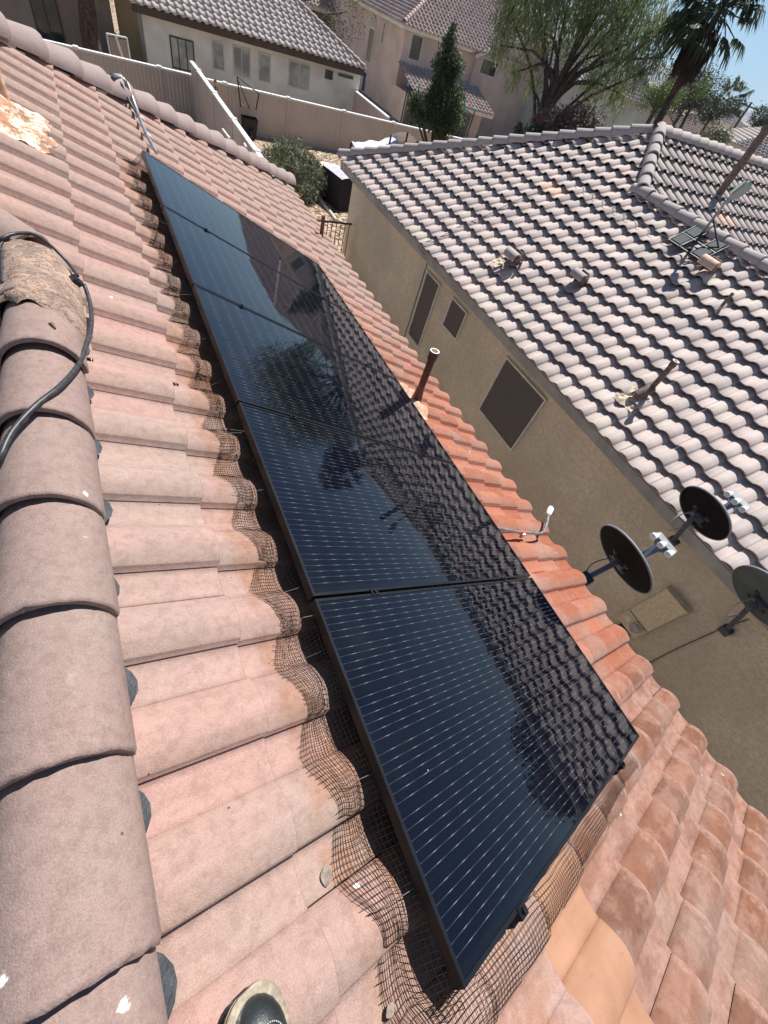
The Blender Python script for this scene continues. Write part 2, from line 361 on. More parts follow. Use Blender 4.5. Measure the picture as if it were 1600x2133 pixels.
# ------------------------------------------------------------------ mesh builder
def world_loc(o):
    v = Vector((0, 0, 0))
    while o is not None:
        v += o.location; o = o.parent
    return v
def tag(o, label=None, cat=None, group=None, kind=None):
    if label: o['label'] = label
    if cat: o['category'] = cat
    if group: o['group'] = group
    if kind: o['kind'] = kind
    return o
class MB:
    def __init__(s): s.v = []; s.f = []; s.mi = []; s.sm = []; s.at = {}
    def add(s, vs, fs, mi=0, smooth=False):
        o = len(s.v); s.v.extend([tuple(x) for x in vs])
        for f in fs:
            s.f.append(tuple(i+o for i in f)); s.mi.append(mi); s.sm.append(smooth)
    def box(s, c, size, rot=None, mi=0, bev=0.0):
        hx, hy, hz = size[0]/2, size[1]/2, size[2]/2
        m = rot if rot is not None else Matrix.Identity(3)
        c = Vector(c)
        if bev <= 0:
            vs = [c + m @ Vector((x*hx, y*hy, z*hz)) for z in (-1, 1) for y in (-1, 1) for x in (-1, 1)]
            s.add(vs, [(0, 2, 3, 1), (4, 5, 7, 6), (0, 1, 5, 4), (2, 6, 7, 3), (0, 4, 6, 2), (1, 3, 7, 5)], mi)
        else:
            bm = bmesh.new(); bmesh.ops.create_cube(bm, size=1)
            for q in bm.verts: q.co = Vector((q.co.x*size[0], q.co.y*size[1], q.co.z*size[2]))
            bmesh.ops.bevel(bm, geom=bm.edges[:], offset=bev, segments=2, affect='EDGES')
            bm.verts.index_update()
            s.add([c + m @ q.co for q in bm.verts], [[q.index for q in f.verts] for f in bm.faces], mi, False); bm.free()
        return s
    def tube(s, pts, r, n=8, mi=0, caps=True, smooth=True, flat=1.0):
        pts = [Vector(p) for p in pts]; k = len(pts)
        rs = r if isinstance(r, (list, tuple)) else [r]*k
        vs = []; prev = None
        for i, p in enumerate(pts):
            d = (pts[min(i+1, k-1)] - pts[max(i-1, 0)]).normalized()
            if prev is None:
                a = d.cross(Vector((0, 0, 1)))
                if a.length < 0.05: a = d.cross(Vector((1, 0, 0)))
            else: a = prev - d*prev.dot(d)
            a.normalize(); b = d.cross(a); prev = a
            for j in range(n):
                t = 2*PI*j/n
                vs.append(p + (a*math.cos(t) + b*math.sin(t)*flat)*rs[i])
        fs = [(i*n+j, i*n+(j+1) % n, (i+1)*n+(j+1) % n, (i+1)*n+j) for i in range(k-1) for j in range(n)]
        s.add(vs, fs, mi, smooth)
        if caps:
            s.add([vs[j] for j in range(n)][::-1], [tuple(range(n))], mi)
            s.add([vs[(k-1)*n+j] for j in range(n)], [tuple(range(n))], mi)
        return s
    def prism(s, poly, off, mi=0):
        """poly: list of 3d points, off: thickness vector"""
        n = len(poly); a = [Vector(p) for p in poly]; b = [p + Vector(off) for p in a]
        s.add(a + b, [tuple(range(n))[::-1], tuple(range(n, 2*n))] + [(i, (i+1) % n, n+(i+1) % n, n+i) for i in range(n)], mi)
        return s
    def build(s, name, mats, parent=None, origin=None):
        if not isinstance(mats, (list, tuple)): mats = [mats]
        vs = np.array(s.v, dtype=float)
        if parent is not None: off = np.array(world_loc(parent)); loc = Vector((0, 0, 0))
        else:
            if origin is None: mn, mx = vs.min(0), vs.max(0); origin = ((mn[0]+mx[0])/2, (mn[1]+mx[1])/2, mn[2])
            off = np.array(origin); loc = Vector(origin)
        me = bpy.data.meshes.new(name)
        me.from_pydata((vs-off).tolist(), [], s.f)
        for m in mats: me.materials.append(m)
        me.polygons.foreach_set('material_index', s.mi)
        me.polygons.foreach_set('use_smooth', s.sm)
        me.update()
        if s.at:
            ca = me.attributes.new('tile', 'FLOAT_COLOR', 'POINT')
            ar = np.zeros((len(s.v), 4), dtype=np.float32); ar[:, 3] = 1
            ks = np.fromiter(s.at.keys(), dtype=np.int64); ar[ks, :2] = np.array(list(s.at.values()), dtype=np.float32)
            ca.data.foreach_set('color', ar.ravel())
        o = bpy.data.objects.new(name, me); COL.objects.link(o)
        o.location = loc; o.parent = parent
        return o
def thing(name, loc, label, cat, group=None):
    o = bpy.data.objects.new(name, None); COL.objects.link(o)
    o.location = loc; o.empty_display_size = 0.2
    return tag(o, label, cat, group)
def clip(o, planes):
    """cut a built mesh object by world planes (point, normal): keeps the side the normal points away from"""
    bm = bmesh.new(); bm.from_mesh(o.data); L = world_loc(o)
    for p, n in planes:
        g = bm.verts[:] + bm.edges[:] + bm.faces[:]
        bmesh.ops.bisect_plane(bm, geom=g, plane_co=Vector(p)-L, plane_no=Vector(n), clear_outer=True)
    bm.to_mesh(o.data); bm.free()
def copy_tree(o, parent=None):
    c = o.copy(); COL.objects.link(c)
    if parent is not None: c.parent = parent
    for ch in list(o.children): copy_tree(ch, c)
    return c

# ------------------------------------------------------------------ roof tiles
def prof(t, A=0.035, e=0.026):
    t = t % 1.0 if t >= 1.0 else t
    if t < 0: t += 1.0
    if t <= 0.60:
        q = t/0.60
        return e*(1-q) + A*math.sin(PI*q)**0.85
    q = (t-0.60)/0.40
    return -0.006*math.sin(PI*q)
TS = [-0.415, -0.405, -0.34, -0.22, -0.10, -0.012, 0.0, 0.015, 0.05, 0.12, 0.20, 0.29, 0.38, 0.47, 0.54, 0.575, 0.585]
TSL = [-0.41, -0.2, -0.02, 0.0, 0.12, 0.30, 0.50, 0.585]
def tprof(t, A):
    if A > 0.04: return prof(t, A, 0.014) - (0.006 if (t >= 0.584 or t <= -0.414) else 0)
    if t >= 0.584 or t <= -0.414: return prof(t, A) - 0.006
    return prof(t, A)
def tile_field(mb, F, cols, butts, W, E, A=0.035, lift=0.034, head=0.0, th=0.02, over=0.08, fine=True, keep=None, jit=0.004, special=None, offs=None, seed=1):
    """F(u, v, h) -> world point; cols: seam v positions; butts: u of every course's lower edge"""
    g = random.Random(seed); ts = TS if fine else TSL
    pr = [tprof(t, A) for t in ts]; m = len(ts)
    for ib, ub in enumerate(butts):
        for ic, v0 in enumerate(cols):
            if keep and not keep(ub - E*0.5, v0 + W*0.5): continue
            du = g.uniform(-jit, jit); dv = g.uniform(-jit, jit)*0.5; dl = g.uniform(0, jit); sk = g.uniform(-jit, jit)*0.7
            o = offs(ub, v0) if offs else 0.0
            u1 = ub + du + o; u0 = ub - E - over + o
            mi = special(ib, ic, ub, v0) if special else 0
            rows = [(u0 + (u1-0.007-u0)*q_, head*(1-q_) + lift*0.98*q_ + dl*q_) for q_ in (0, .33, .66, 1)] + [(u1, lift-0.004+dl)] if fine else [(u0, 0.0), (u1, lift)]
            vs = []
            for (uu, lf) in rows:
                for j, t in enumerate(ts): vs.append(F(uu + (sk*(t-0.5) if uu > u0 else 0), v0 + dv + t*W, pr[j] + lf))
            lf = rows[-1][1]
            for j, t in enumerate(ts): vs.append(F(u1 + sk*(t-0.5), v0 + dv + t*W, pr[j] + lf - th))
            nr = len(rows); fs = []; ms = []
            for r in range(nr-1):
                for j in range(m-1): fs.append((r*m+j, (r+1)*m+j, (r+1)*m+j+1, r*m+j+1))
            mb.add(vs, [], mi)
            base = len(mb.v) - len(vs)
            if fine:
                for r in range(nr+1):
                    sv = min(1.0, (rows[min(r, nr-1)][0]-u0)/(u1-u0))
                    for j, t in enumerate(ts): mb.at[base + r*m + j] = (sv, t + 0.5)
            for k_, f in enumerate(fs):
                mb.f.append(tuple(i+base for i in f)); mb.mi.append(mi); mb.sm.append(True)
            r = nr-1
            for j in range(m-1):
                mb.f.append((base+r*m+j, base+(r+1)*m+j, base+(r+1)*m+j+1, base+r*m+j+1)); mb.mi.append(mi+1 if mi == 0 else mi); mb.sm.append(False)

def cap_tile(mb, low, high, r0, r1, up, th=0.018, n=22, span=1.08, mi=0, squash=1.0, g=None):
    """half-round ridge tile, its wider butt at `low`"""
    low = Vector(low); high = Vector(high); d = (high-low).normalized()
    up = (Vector(up) - d*Vector(up).dot(d)).normalized(); sd = d.cross(up)
    rings = []
    jg = random.Random(int(abs(low.x*997+low.y*7919))); jr = [jg.uniform(-1, 1)*0.0028 + (-0.006 if jg.random() < 0.06 else 0) for _ in range(n+1)]
    for p, r in ((high, r1), (low + d*0.012, r0), (low, r0-0.004)):
        rings.append([p + d*(-jr[int(round((a - (PI/2 - span*PI/2))/(span*PI)*n))] if p != high else 0) + sd*r*math.cos(a) + up*r*squash*math.sin(a) for a in [PI/2 - span*PI/2 + span*PI*i/n for i in range(n+1)]])
    p = low; rings.append([p + sd*(r0-th)*math.cos(a) + up*(r0-th)*squash*math.sin(a) for a in [PI/2 - span*PI/2 + span*PI*i/n for i in range(n+1)]])
    p = high; rings.append([p + sd*(r1-th)*math.cos(a) + up*(r1-th)*squash*math.sin(a) for a in [PI/2 - span*PI/2 + span*PI*i/n for i in range(n+1)]])
    vs = [q for rg in rings for q in rg]; k = n+1; fs = []
    for r in range(4):
        for i in range(n): fs.append((r*k+i, r*k+i+1, (r+1)*k+i+1, (r+1)*k+i))
    mb.add(vs, fs, mi, False)
    for i in range(len(mb.sm)-len(fs), len(mb.sm)): mb.sm[i] = True
    for i in range(len(mb.sm)-len(fs)+2*n, len(mb.sm)-len(fs)+3*n): mb.sm[i] = False
    # closing side strips
    for e in (0, n):
        mb.add([vs[e], vs[k+e], vs[3*k+e], vs[4*k+e]], [(0, 1, 2, 3)], mi)
def cap_row(name, parent, start, end, expo, r, mat, taper=0.87, group=None, first=0.0, label=None, jit=0.006, up=(0, 0, 1), squash=1.0, seed=3, over=0.09):
    g = random.Random(seed)
    start = Vector(start); end = Vector(end); d = (end-start).normalized(); L = (end-start).length
    t = first; out = []
    while t < L - expo*0.3:
        mb = MB(); z = Vector(up)
        a = start + d*t; b = start + d*(t+expo+over)
        j = Vector((g.uniform(-jit, jit), g.uniform(-jit, jit), g.uniform(-jit, jit)*0.5))
        k = Vector((g.uniform(-jit, jit), g.uniform(-jit, jit), 0))
        cap_tile(mb, a + j + z*0.028, b + k, r, r*taper, up, squash=squash)
        o = mb.build(name, mat, parent); out.append(o)
        t += expo
    return out

# ================================================================== OUR ROOF
PITCH = 0.46006123
cp, sp = math.cos(PITCH), math.sin(PITCH)
HB = -0.168                      # pan level below the plane of the panels
def OP(u, v, h): return Vector((u*cp + h*sp, v, -u*sp + h*cp))
def OT(u, v, h): return OP(u, v, h + HB)
W0, E0 = 0.2835, 0.335
V0 = 0.13
def off_own(ub, v0):
    return -0.055 if (ub < 0.3 and v0 < 2.3) else 0.0
def surf(u, v):
    """height of the tile surface (same frame as the panel plane)"""
    t = ((v - V0)/W0) % 1.0
    k = math.ceil((3.165 - u)/E0 - 1e-6) - 1
    ub = 3.165 - (k+0)*E0
    s = 1 - (ub - u)/E0
    return HB + prof(t) + 0.034*max(0.15, min(1, s*0.8+0.2))
house = thing('house', (1.2, 3.0, ZG), 'pink concrete tiled house the photo is taken from, solar panels on its roof slope', 'house')
butts = [3.165 - E0*k for k in range(0, 18)]
cols = [V0 + W0*k for k in range(-16, 37)]
def keep_own(u, v):
    x = u*cp
    if v < -4.2: return False
    if v < 2.6 and x < -0.95: return False
    if x < -0.68 - (v-2.6) - 0.5 and v >= 2.6: return False
    if v > 7.07 + x + 0.6: return False
    return True
def spec_own(ib, ic, ub, v0):
    k = round((v0 - V0)/W0)
    if (ib, k) in ((7, -2), (7, -1)): return 2
    return 0
mb = MB()
tile_field(mb, OT, cols, butts, W0, E0, keep=keep_own, special=spec_own, offs=off_own, seed=5)
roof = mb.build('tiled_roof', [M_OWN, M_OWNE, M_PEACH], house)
s2 = 1/math.sqrt(2)
clip(roof, [((0, 7.05, 0), (-s2, s2, 0))])
def drop_faces(o, test):
    bm = bmesh.new(); bm.from_mesh(o.data); L = world_loc(o)
    kill = [f for f in bm.faces if test(f.calc_center_median() + L)]
    bmesh.ops.delete(bm, geom=kill, context='FACES'); bm.to_mesh(o.data); bm.free()
drop_faces(roof, lambda c: c.x < (-0.69 if c.y < 2.70 else -0.69 - (c.y-2.70)))
# roof deck and the hidden faces of the roof
XR, ZR = -0.68, 0.19
zat = lambda x: ZR - (x - XR)*math.tan(PITCH) - 0.062
XP = -2.42; YP = 4.65
mb = MB()
E_X = 2.80
mb.add([(XR, -4.2, zat(XR)), (E_X, -4.2, zat(E_X)), (E_X, 7.07+E_X, zat(E_X)), (XP, YP, zat(XP)), (XR, 2.9, zat(XR))], [(0, 1, 2, 3, 4)], 0)
# far hip face, the face behind the ridge, the face behind the near hip
mb.add([(E_X, 7.07+E_X, zat(E_X)), (-7, 7.07+E_X, zat(E_X)), (-7, YP, zat(XP)), (XP, YP, zat(XP))], [(0, 1, 2, 3)], 0)
zb = lambda x: ZR + (x - XR)*math.tan(PITCH) - 0.062
mb.add([(XR, -4.2, zb(XR)), (XR, 2.9, zb(XR)), (-4, 2.9-3.32, zb(-4)), (-4, -4.2, zb(-4))], [(3, 2, 1, 0)], 0)
mb.add([(XR, 2.9, zat(XR)), (XP, YP, zat(XP)), (-7, YP, zat(XP)), (-7, -0.42, zb(-4)), (-4, -0.42, zb(-4))], [(0, 1, 2, 3, 4)], 0)
mb.build('roof_deck', M_DECK, house)
# tiles on the face behind the ridge (seen from the side only)
mb = MB()
def OB(u, v, h): return Vector((XR - u*cp - h*sp, v, ZR - 0.035 - u*sp + h*cp))
tile_field(mb, OB, [V0 + W0*k for k in range(-16, 10)], [0.36 + E0*k for k in range(0, 9)], W0, E0, fine=False, keep=lambda u, v: v < 2.6 and u < 3.2, seed=9)
bk = mb.build('tiled_roof', [M_CAP, M_CAP], house)
clip(bk, [((XR-0.03, 0, 0), (1, 0, 0)), ((-0.68, 2.75, 0), (-s2, s2, 0))])
def OB2(u, v, h): return Vector((v, YP - u*cp - h*sp, ZR - 0.035 + (XR-XP)*math.tan(PITCH) - u*sp + h*cp))
mb = MB(); tile_field(mb, OB2, [-7 + W0*k for k in range(0, 24)], [0.2 + E0*k for k in range(0, 17)], W0, E0, fine=False, keep=lambda u, v: (YP-u*cp) - v > 3.0 and v + YP - u*cp < 2.6, seed=10)
clip(mb.build('tiled_roof', [M_CAP, M_CAP], house), [((-0.70, 2.70, 0), (s2, s2, 0)), ((-0.68, 2.75, 0), (s2, -s2, 0))])
# ridge tiles
caps = cap_row('ridge_cap', house, (-0.672, -2.96 + 0.02, 0.165), (-0.672, 2.62, 0.165), E0, 0.133, M_CAP, jit=0.007, seed=4)
cap_row('hip_cap', house, (-0.70, 2.88, 0.165), (XP, YP, 0.165 + 1.72*math.tan(PITCH)), E0, 0.133, M_CAP, seed=8)
cap_row('hip_cap', house, (E_X+0.02, 7.09+E_X, zat(E_X)+0.075), (XP, YP+0.03, zat(XP)+0.075), E0*1.02, 0.145, M_CAP2, taper=0.74, seed=11, jit=0.014)
cap_row('ridge_cap', house, (XP, YP, zat(XP)+0.05), (-6.9, YP, zat(XP)+0.05), E0, 0.133, M_CAP, seed=12)
# dark lead strip showing in the pans beside the ridge tiles
mb = MB(); n = 240; vs = []
for i in range(n+1):
    v = -3.4 + 6.1*i/n
    t = ((v - V0)/W0) % 1.0
    pw = max(0, math.sin(PI*max(0, (t-0.52)/0.48))) if t > 0.52 else 0
    uu = -0.585 + 0.050*pw**0.7 + 0.006*math.sin(v*9)
    vs.append(OT(-0.70, v, 0.06)); vs.append(OT(-0.63, v, 0.045 + 0.01*pw)); vs.append(OT(uu, v, 0.038 if pw > 0.02 else 0.030))
fs = [(3*i+j, 3*i+j+1, 3*i+j+4, 3*i+j+3) for i in range(n) for j in range(2)]
mb.add(vs, fs, 0, True); mb.build('ridge_flashing', M_LEAD, house)
# mortar lump where the ridge meets the hip
mb = MB(); vs = []; nu, nv = 22, 26; g = random.Random(2)
from mathutils import noise as mn
for i in range(nu+1):
    y = 2.36 + 0.50*i/nu
    for j in range(nv+1):
        a = -0.25 + (PI+0.5)*j/nv
        rr = 0.146 + 0.014*mn.noise(Vector((a*2.2, y*7, 1))) + 0.006*mn.noise(Vector((a*9, y*30, 4)))
        rr *= 1 - 0.55*max(0, (i/nu-0.86)/0.14)**2
        if i == 0: rr -= 0.016
        yy = y + (0.035*mn.noise(Vector((a*3, 0, 5))) if i < 3 else 0) + 0.10*math.cos(a)*(-0.6)
        vs.append(Vector((-0.675 + rr*math.cos(a), yy, 0.165 + 0.015 + rr*math.sin(a))))
mb.add(vs, [(i*(nv+1)+j, i*(nv+1)+j+1, (i+1)*(nv+1)+j+1, (i+1)*(nv+1)+j) for i in range(nu) for j in range(nv)], 0, True)
k = NT('cracked_mortar', 0.95)
base = k.mix(k.ramp(k.noise(6, 4), 0.4, 0.62), (0.44, 0.30, 0.225), (0.27, 0.19, 0.15))
cr = k.noise(14, 6, k.pos((1, 2.2, 1)), 0.75)
base = k.mix(k.ramp(k.math('ABSOLUTE', k.math('SUBTRACT', cr, 0.5)), 0.022, 0.006), base, (0.07, 0.045, 0.03))
base = k.mix(k.math('MULTIPLY', k.ramp(k.noise(40, 5, None, .7), 0.55, 0.7), .6), base, (0.56, 0.43, 0.32))
k.color(base); k.bump(k.math('ADD', cr, k.math('MULTIPLY', k.noise(120, 2), 0.3)), 0.8, 0.012)
mortar = mb.build('ridge_mortar', k.m, house); tag(mortar, 'cracked peach mortar lump on the ridge')
# fascia and walls of our house
mb = MB(); mb.box((2.72, 2.85, zat(2.8)-0.13), (0.05, 14.1, 0.22)); mb.build('fascia', M_FASC, house)
mb = MB()
mb.box((2.25, 2.7, (ZG + zat(2.8)-0.1)/2), (0.2, 13.4, zat(2.8)-0.1-ZG))
mb.box((-2.0, 9.3, (ZG + zat(2.8)-0.1)/2), (8.3, 0.2, zat(2.8)-0.1-ZG))
mb.build('wall', M_STUCB, house)
# eave closure strip (dark metal) glimpsed below two missing tile noses
mb = MB(); vs = []; n = 60
for i in range(n+1):
    v = 0.33 + 0.70*i/n
    t = ((v-V0)/W0) % 1.0
    for h in (prof(t)+0.018, prof(t)-0.035): vs.append(OT(3.171, v, h))
mb.add(vs, [(2*i, 2*i+1, 2*i+3, 2*i+2) for i in range(n)], 0, True); mb.build('eave_closure', M_BROWNP, house)

# ================================================================== SOLAR PANELS
PL, PW = 1.8176, 1.04
def build_panel(k):
    o = thing('solar_panel', OP(0, k*PW, -0.035), '', 'solar panel', 'solar panels in a row on the roof')
    y0, y1 = k*PW + 0.006, (k+1)*PW - 0.006
    def bar(mb, u0, u1, v0, v1, h0, h1):
        c = [OP(u, v, h) for h in (h0, h1) for v in (v0, v1) for u in (u0, u1)]
        mb.add(c, [(0, 2, 3, 1), (4, 5, 7, 6), (0, 1, 5, 4), (2, 6, 7, 3), (0, 4, 6, 2), (1, 3, 7, 5)])
    mb = MB(); fw = 0.011
    bar(mb, 0, PL, y0, y0+fw, -0.035, 0); bar(mb, 0, PL, y1-fw, y1, -0.035, 0)
    bar(mb, 0, fw, y0+fw, y1-fw, -0.035, -0.0002); bar(mb, PL-fw, PL, y0+fw, y1-fw, -0.035, -0.0002)
    mb.build('frame', M_FRAME, o)
    # glass: its own axes (x down the slope, y along the row) drive the cell pattern
    me = bpy.data.meshes.new('glass')
    w_ = y1-y0-2*fw; l_ = PL-2*fw
    vs = [(x, y, z) for z in (-0.006, 0) for y in (0, w_) for x in (0, l_)]
    me.from_pydata(vs, [], [(0, 2, 3, 1), (4, 5, 7, 6), (0, 1, 5, 4), (2, 6, 7, 3), (0, 4, 6, 2), (1, 3, 7, 5)])
    me.materials.append(M_PV)
    gl = bpy.data.objects.new('glass', me); COL.objects.link(gl); gl.parent = o
    gl.location = OP(fw, y0+fw, -0.0022) - o.location
    gl.rotation_euler = (0, PITCH, 0)
    mb = MB()
    bar(mb, 0.02, PL-0.02, y0+fw, y1-fw, -0.012, -0.009)
    mb.build('backsheet', M_BLACK, o)
    for u in (0.30, 1.42):
        mb = MB(); bar(mb, u-0.02, u+0.02, k*PW-0.006-(0.02 if k == 0 else 0), (k+1)*PW-0.006, -0.085, -0.037)
        mb.build('rail', M_FRAME, o)
        if k > 0 or True:
            mb = MB(); bar(mb, u-0.02, u+0.02, k*PW-0.014, k*PW+0.014, -0.001 if k else -0.03, 0.004)
            mb.tube([OP(u, k*PW, 0.003), OP(u, k*PW, 0.012)], 0.0085, 8)
            mb.build('clamp', M_FRAME, o)
    return o
PLAB = ['nearest solar panel, showing pale ribbon lines and a tree reflection', 'second solar panel from the camera, tile roof mirrored in its lower half',
        'middle solar panel of the row, beside the brown vent pipe', 'fourth solar panel from the camera, pale blue sky reflected',
        'farthest solar panel of the row, below the metal conduits']
for k in range(5):
    o = build_panel(k); o['label'] = PLAB[k]
# bird guard wire mesh
def wire_grid(mb, G, na, nb, r):
    """G[i][j] points; thin three sided wires along both directions"""
    for i in range(na): strip(mb, G[i], r)
    for j in range(nb): strip(mb, [G[i][j] for i in range(na)], r)
def strip(mb, pts, r):
    k = len(pts); vs = []
    for i, p in enumerate(pts):
        d = (pts[min(i+1, k-1)] - pts[max(i-1, 0)]).normalized()
        a = d.cross(Vector((sp, 0, cp)));
        if a.length < 1e-3: a = d.cross(Vector((1, 0, 0)))
        a.normalize(); b = d.cross(a)
        for t in (0, 2.094, 4.189): vs.append(p + a*math.cos(t)*r + b*math.sin(t)*r)
    mb.add(vs, [(3*i+j, 3*i+(j+1) % 3, 3*i+3+(j+1) % 3, 3*i+3+j) for i in range(k-1) for j in range(3)])
def stray(mb, G):
    g = random.Random(77); last, prev = G[-1], G[-2]
    for j in range(len(last)):
        if g.random() < 0.75:
            d = (last[j]-prev[j]).normalized(); e = last[j] + d*g.uniform(.003, .014) + Vector((g.uniform(-1, 1), g.uniform(-1, 1), g.uniform(0, 1.5)))*0.003
            strip(mb, [last[j], e], 0.0009)
guard = thing('bird_guard', OP(-0.02, 2.6, -0.15), 'black wire mesh skirt around the row of solar panels', 'wire mesh')
mb = MB(); NB = 372; NA = 19; G = []
for i in range(NA):
    row = []
    for j in range(NB):
        v = -0.03 + 5.26*j/(NB-1)
        s = i/(NA-1)
        wob = 0.010*mn.noise(Vector((v*3.1, s*1.5, 2))) + 0.006*mn.noise(Vector((v*9, s*4, 7))) + 0.003*mn.noise(Vector((v*30, s*9, 17)))
        if s < 0.36:
            q = s/0.36
            u = 0.004 - 0.040*q; sf = surf(-0.035, v)+0.012
            h = -0.030*(1-q) + sf*q
        else:
            q = (s-0.36)/0.64
            u = -0.036 - (0.072 + 0.02*math.sin(v*2*PI/W0 + 1.2) + 0.015*mn.noise(Vector((v*1.3, 0, 0))))*q
            h = surf(u, v) + 0.010 + 0.012*(1-q) + 0.012*max(0, mn.noise(Vector((v*2.2, 3, 0))))*q
        row.append(OP(u + wob, v + 0.008*mn.noise(Vector((v*2, s*3, 9))), h + abs(wob)*0.6))
    G.append(row)
wire_grid(mb, G, NA, NB, 0.0009)
stray(mb, G)
mb.build('mesh_skirt', M_MESH, guard)
mb = MB(); NB = 128; NA = 17; G = []
for i in range(NA):
    row = []
    for j in range(NB):
        u = -0.03 + 1.80*j/(NB-1); s = i/(NA-1)
        wob = 0.012*mn.noise(Vector((u*3.1, s*1.5, 12))) + 0.006*mn.noise(Vector((u*9, s*4, 17)))
        if s < 0.30:
            q = s/0.30; v = 0.004 - 0.012*q; h = -0.028*(1-q) + (surf(u, -0.015)+0.02)*q
        else:
            q = (s-0.30)/0.70
            v = -0.008 - (0.105 + 0.03*mn.noise(Vector((u*1.7, 5, 0))) + 0.05*max(0, 1-abs(u-0.55)/0.5))*q
            v -= 0.0; h = surf(max(u, -0.2), v) + 0.008 + 0.012*(1-q) + 0.010*math.sin(PI*q)*(0.4+0.6*mn.noise(Vector((u*2.5, 1, 1))))
        row.append(OP(u + 0.006*mn.noise(Vector((u*4, s*3, 3))), v + wob, h + abs(wob)*0.5))
    G.append(row)
wire_grid(mb, G, NA, NB, 0.0009)
mb.build('mesh_skirt', M_MESH, guard)
g = random.Random(5)
for v in (0.20, 0.47, 0.86, 1.13, 1.56, 1.9, 2.3, 2.66, 3.1, 3.5, 4.0, 4.6):
    mb = MB(); vv = v + g.uniform(-0.02, 0.02)
    mb.tube([OP(0.01, vv, -0.045), OP(-0.05, vv+0.004, surf(-0.05, vv)+0.035), OP(-0.115, vv+g.uniform(-.03, .03), surf(-0.1, vv)+0.022)], 0.0009, 5)
    mb.build('hook_wire', M_HOOK, guard)
for u in (0.28, 0.75, 1.42, 1.70):
    mb = MB(); mb.tube([OP(u, 0.01, -0.045), OP(u+0.01, -0.05, -0.06), OP(u+g.uniform(-.02, .03), -0.12, -0.075)], 0.0009, 5)
    mb.build('hook_wire', M_HOOK, guard)

# ================================================================== THINGS ON OUR ROOF
def pipe_thing(base, h, r, mat, label, collar=True, flash=None, name='vent_pipe', white=True, skirt=None, n=18):
    o = thing(name, base, label, 'vent pipe')
    b = Vector(base); mb = MB()
    mb.tube([b - Vector((0, 0, 0.12)), b + Vector((0, 0, h))], r, n); mb.build('pipe', mat, o)
    if collar:
        mb = MB(); t = b + Vector((0, 0, h))
        ri, ro = r*0.98, r*1.26
        prof_ = [(ro*0.9, -0.085), (ro, -0.075), (ro, 0.002), (ri*0.98, 0.002), (ri*0.98, -0.03)]
        vs = [t + Vector((q*math.cos(2*PI*j/n), q*math.sin(2*PI*j/n), z)) for q, z in prof_ for j in range(n)]
        fs = [(i*n+j, i*n+(j+1) % n, (i+1)*n+(j+1) % n, (i+1)*n+j) for i in range(4) for j in range(n)]
        mb.add(vs, fs, 0, False)
        for q in range(len(fs)): mb.mi[q] = 1 if (q//n) >= 2 else 0
        mb.add([t + Vector((ri*math.cos(2*PI*j/n), ri*math.sin(2*PI*j/n), -0.028)) for j in range(n)], [tuple(range(n))], 1)
        mb.build('collar', [mat, M_WHITE if white else mat], o)
    if skirt:
        mb = MB(); mb.tube([b + Vector((0, 0, -0.03)), b + Vector((0, 0, skirt*0.5)), b + Vector((0, 0, skirt))], [r*1.75, r*1.3, r*1.06], n); mb.build('boot_flashing', mat, o)
    if flash is not None:
        flash(o)
    return o
def flat_patch(F, u0, u1, v0, v1, fn, nu=14, nv=18, amp=0.004, seed=0, rag=0.0):
    mb = MB(); vs = []
    for i in range(nu+1):
        for j in range(nv+1):
            u = u0 + (u1-u0)*i/nu; v = v0 + (v1-v0)*j/nv
            eu = rag*mn.noise(Vector((v*18, seed, 0.3)))*(1 if i in (0, nu) else 0.2); ev = rag*mn.noise(Vector((u*18, seed, 5.3)))*(1 if j in (0, nv) else 0.2)
            vs.append(F(u+eu, v+ev, fn(u, v) + amp*mn.noise(Vector((u*16, v*16, seed)))))
    mb.add(vs, [(i*(nv+1)+j, (i+1)*(nv+1)+j, (i+1)*(nv+1)+j+1, i*(nv+1)+j+1) for i in range(nu) for j in range(nv)], 0, True)
    return mb
# brown vent pipe beside the panels
pb = on_plane(866, 836, (sp, 0, cp), -0.11)
def fl(o): flat_patch(OP, 1.93, 2.28, pb.y-0.20, pb.y+0.20, lambda u, v: surf(u, v)+0.012, amp=0.01, seed=3, rag=0.02).build('flashing', M_COPP, o)
pipe_thing(pb, 0.555, 0.034, M_BROWNP, 'tall brown vent pipe with white rim right beside the solar panels', skirt=0.16, flash=fl)
p2 = on_plane(669, 494, (sp, 0, cp), -0.12)
pipe_thing(p2, 0.30, 0.030, M_BROWNP, 'short dark red vent pipe near the far eave of the pink roof', collar=False)
# vent pipe with peeling flashing at the left edge
p3 = on_plane(0, 196, (sp, 0, cp), -0.10)
def fl3(o):
    u3 = p3.x/cp
    flat_patch(OP, -0.98, -0.58, p3.y-0.55, p3.y+0.10, lambda u, v: surf(u, v)+0.020, amp=0.030, seed=6, rag=0.05, nu=20, nv=30).build('flashing', M_COPP2, o)
k = NT('peeling_paint', 0.85)
pn = k.noise(11, 5, None, 0.7)
k.color(k.mix(k.ramp(pn, 0.46, 0.54), (0.50, 0.26, 0.16), (0.72, 0.66, 0.52))); k.bump(pn, 1.0, 0.03); M_COPP2 = k.m
pipe_thing(p3, 0.30, 0.045, M_COPP, 'orange painted vent pipe with peeling cream flashing at the left edge', collar=False, flash=fl3)
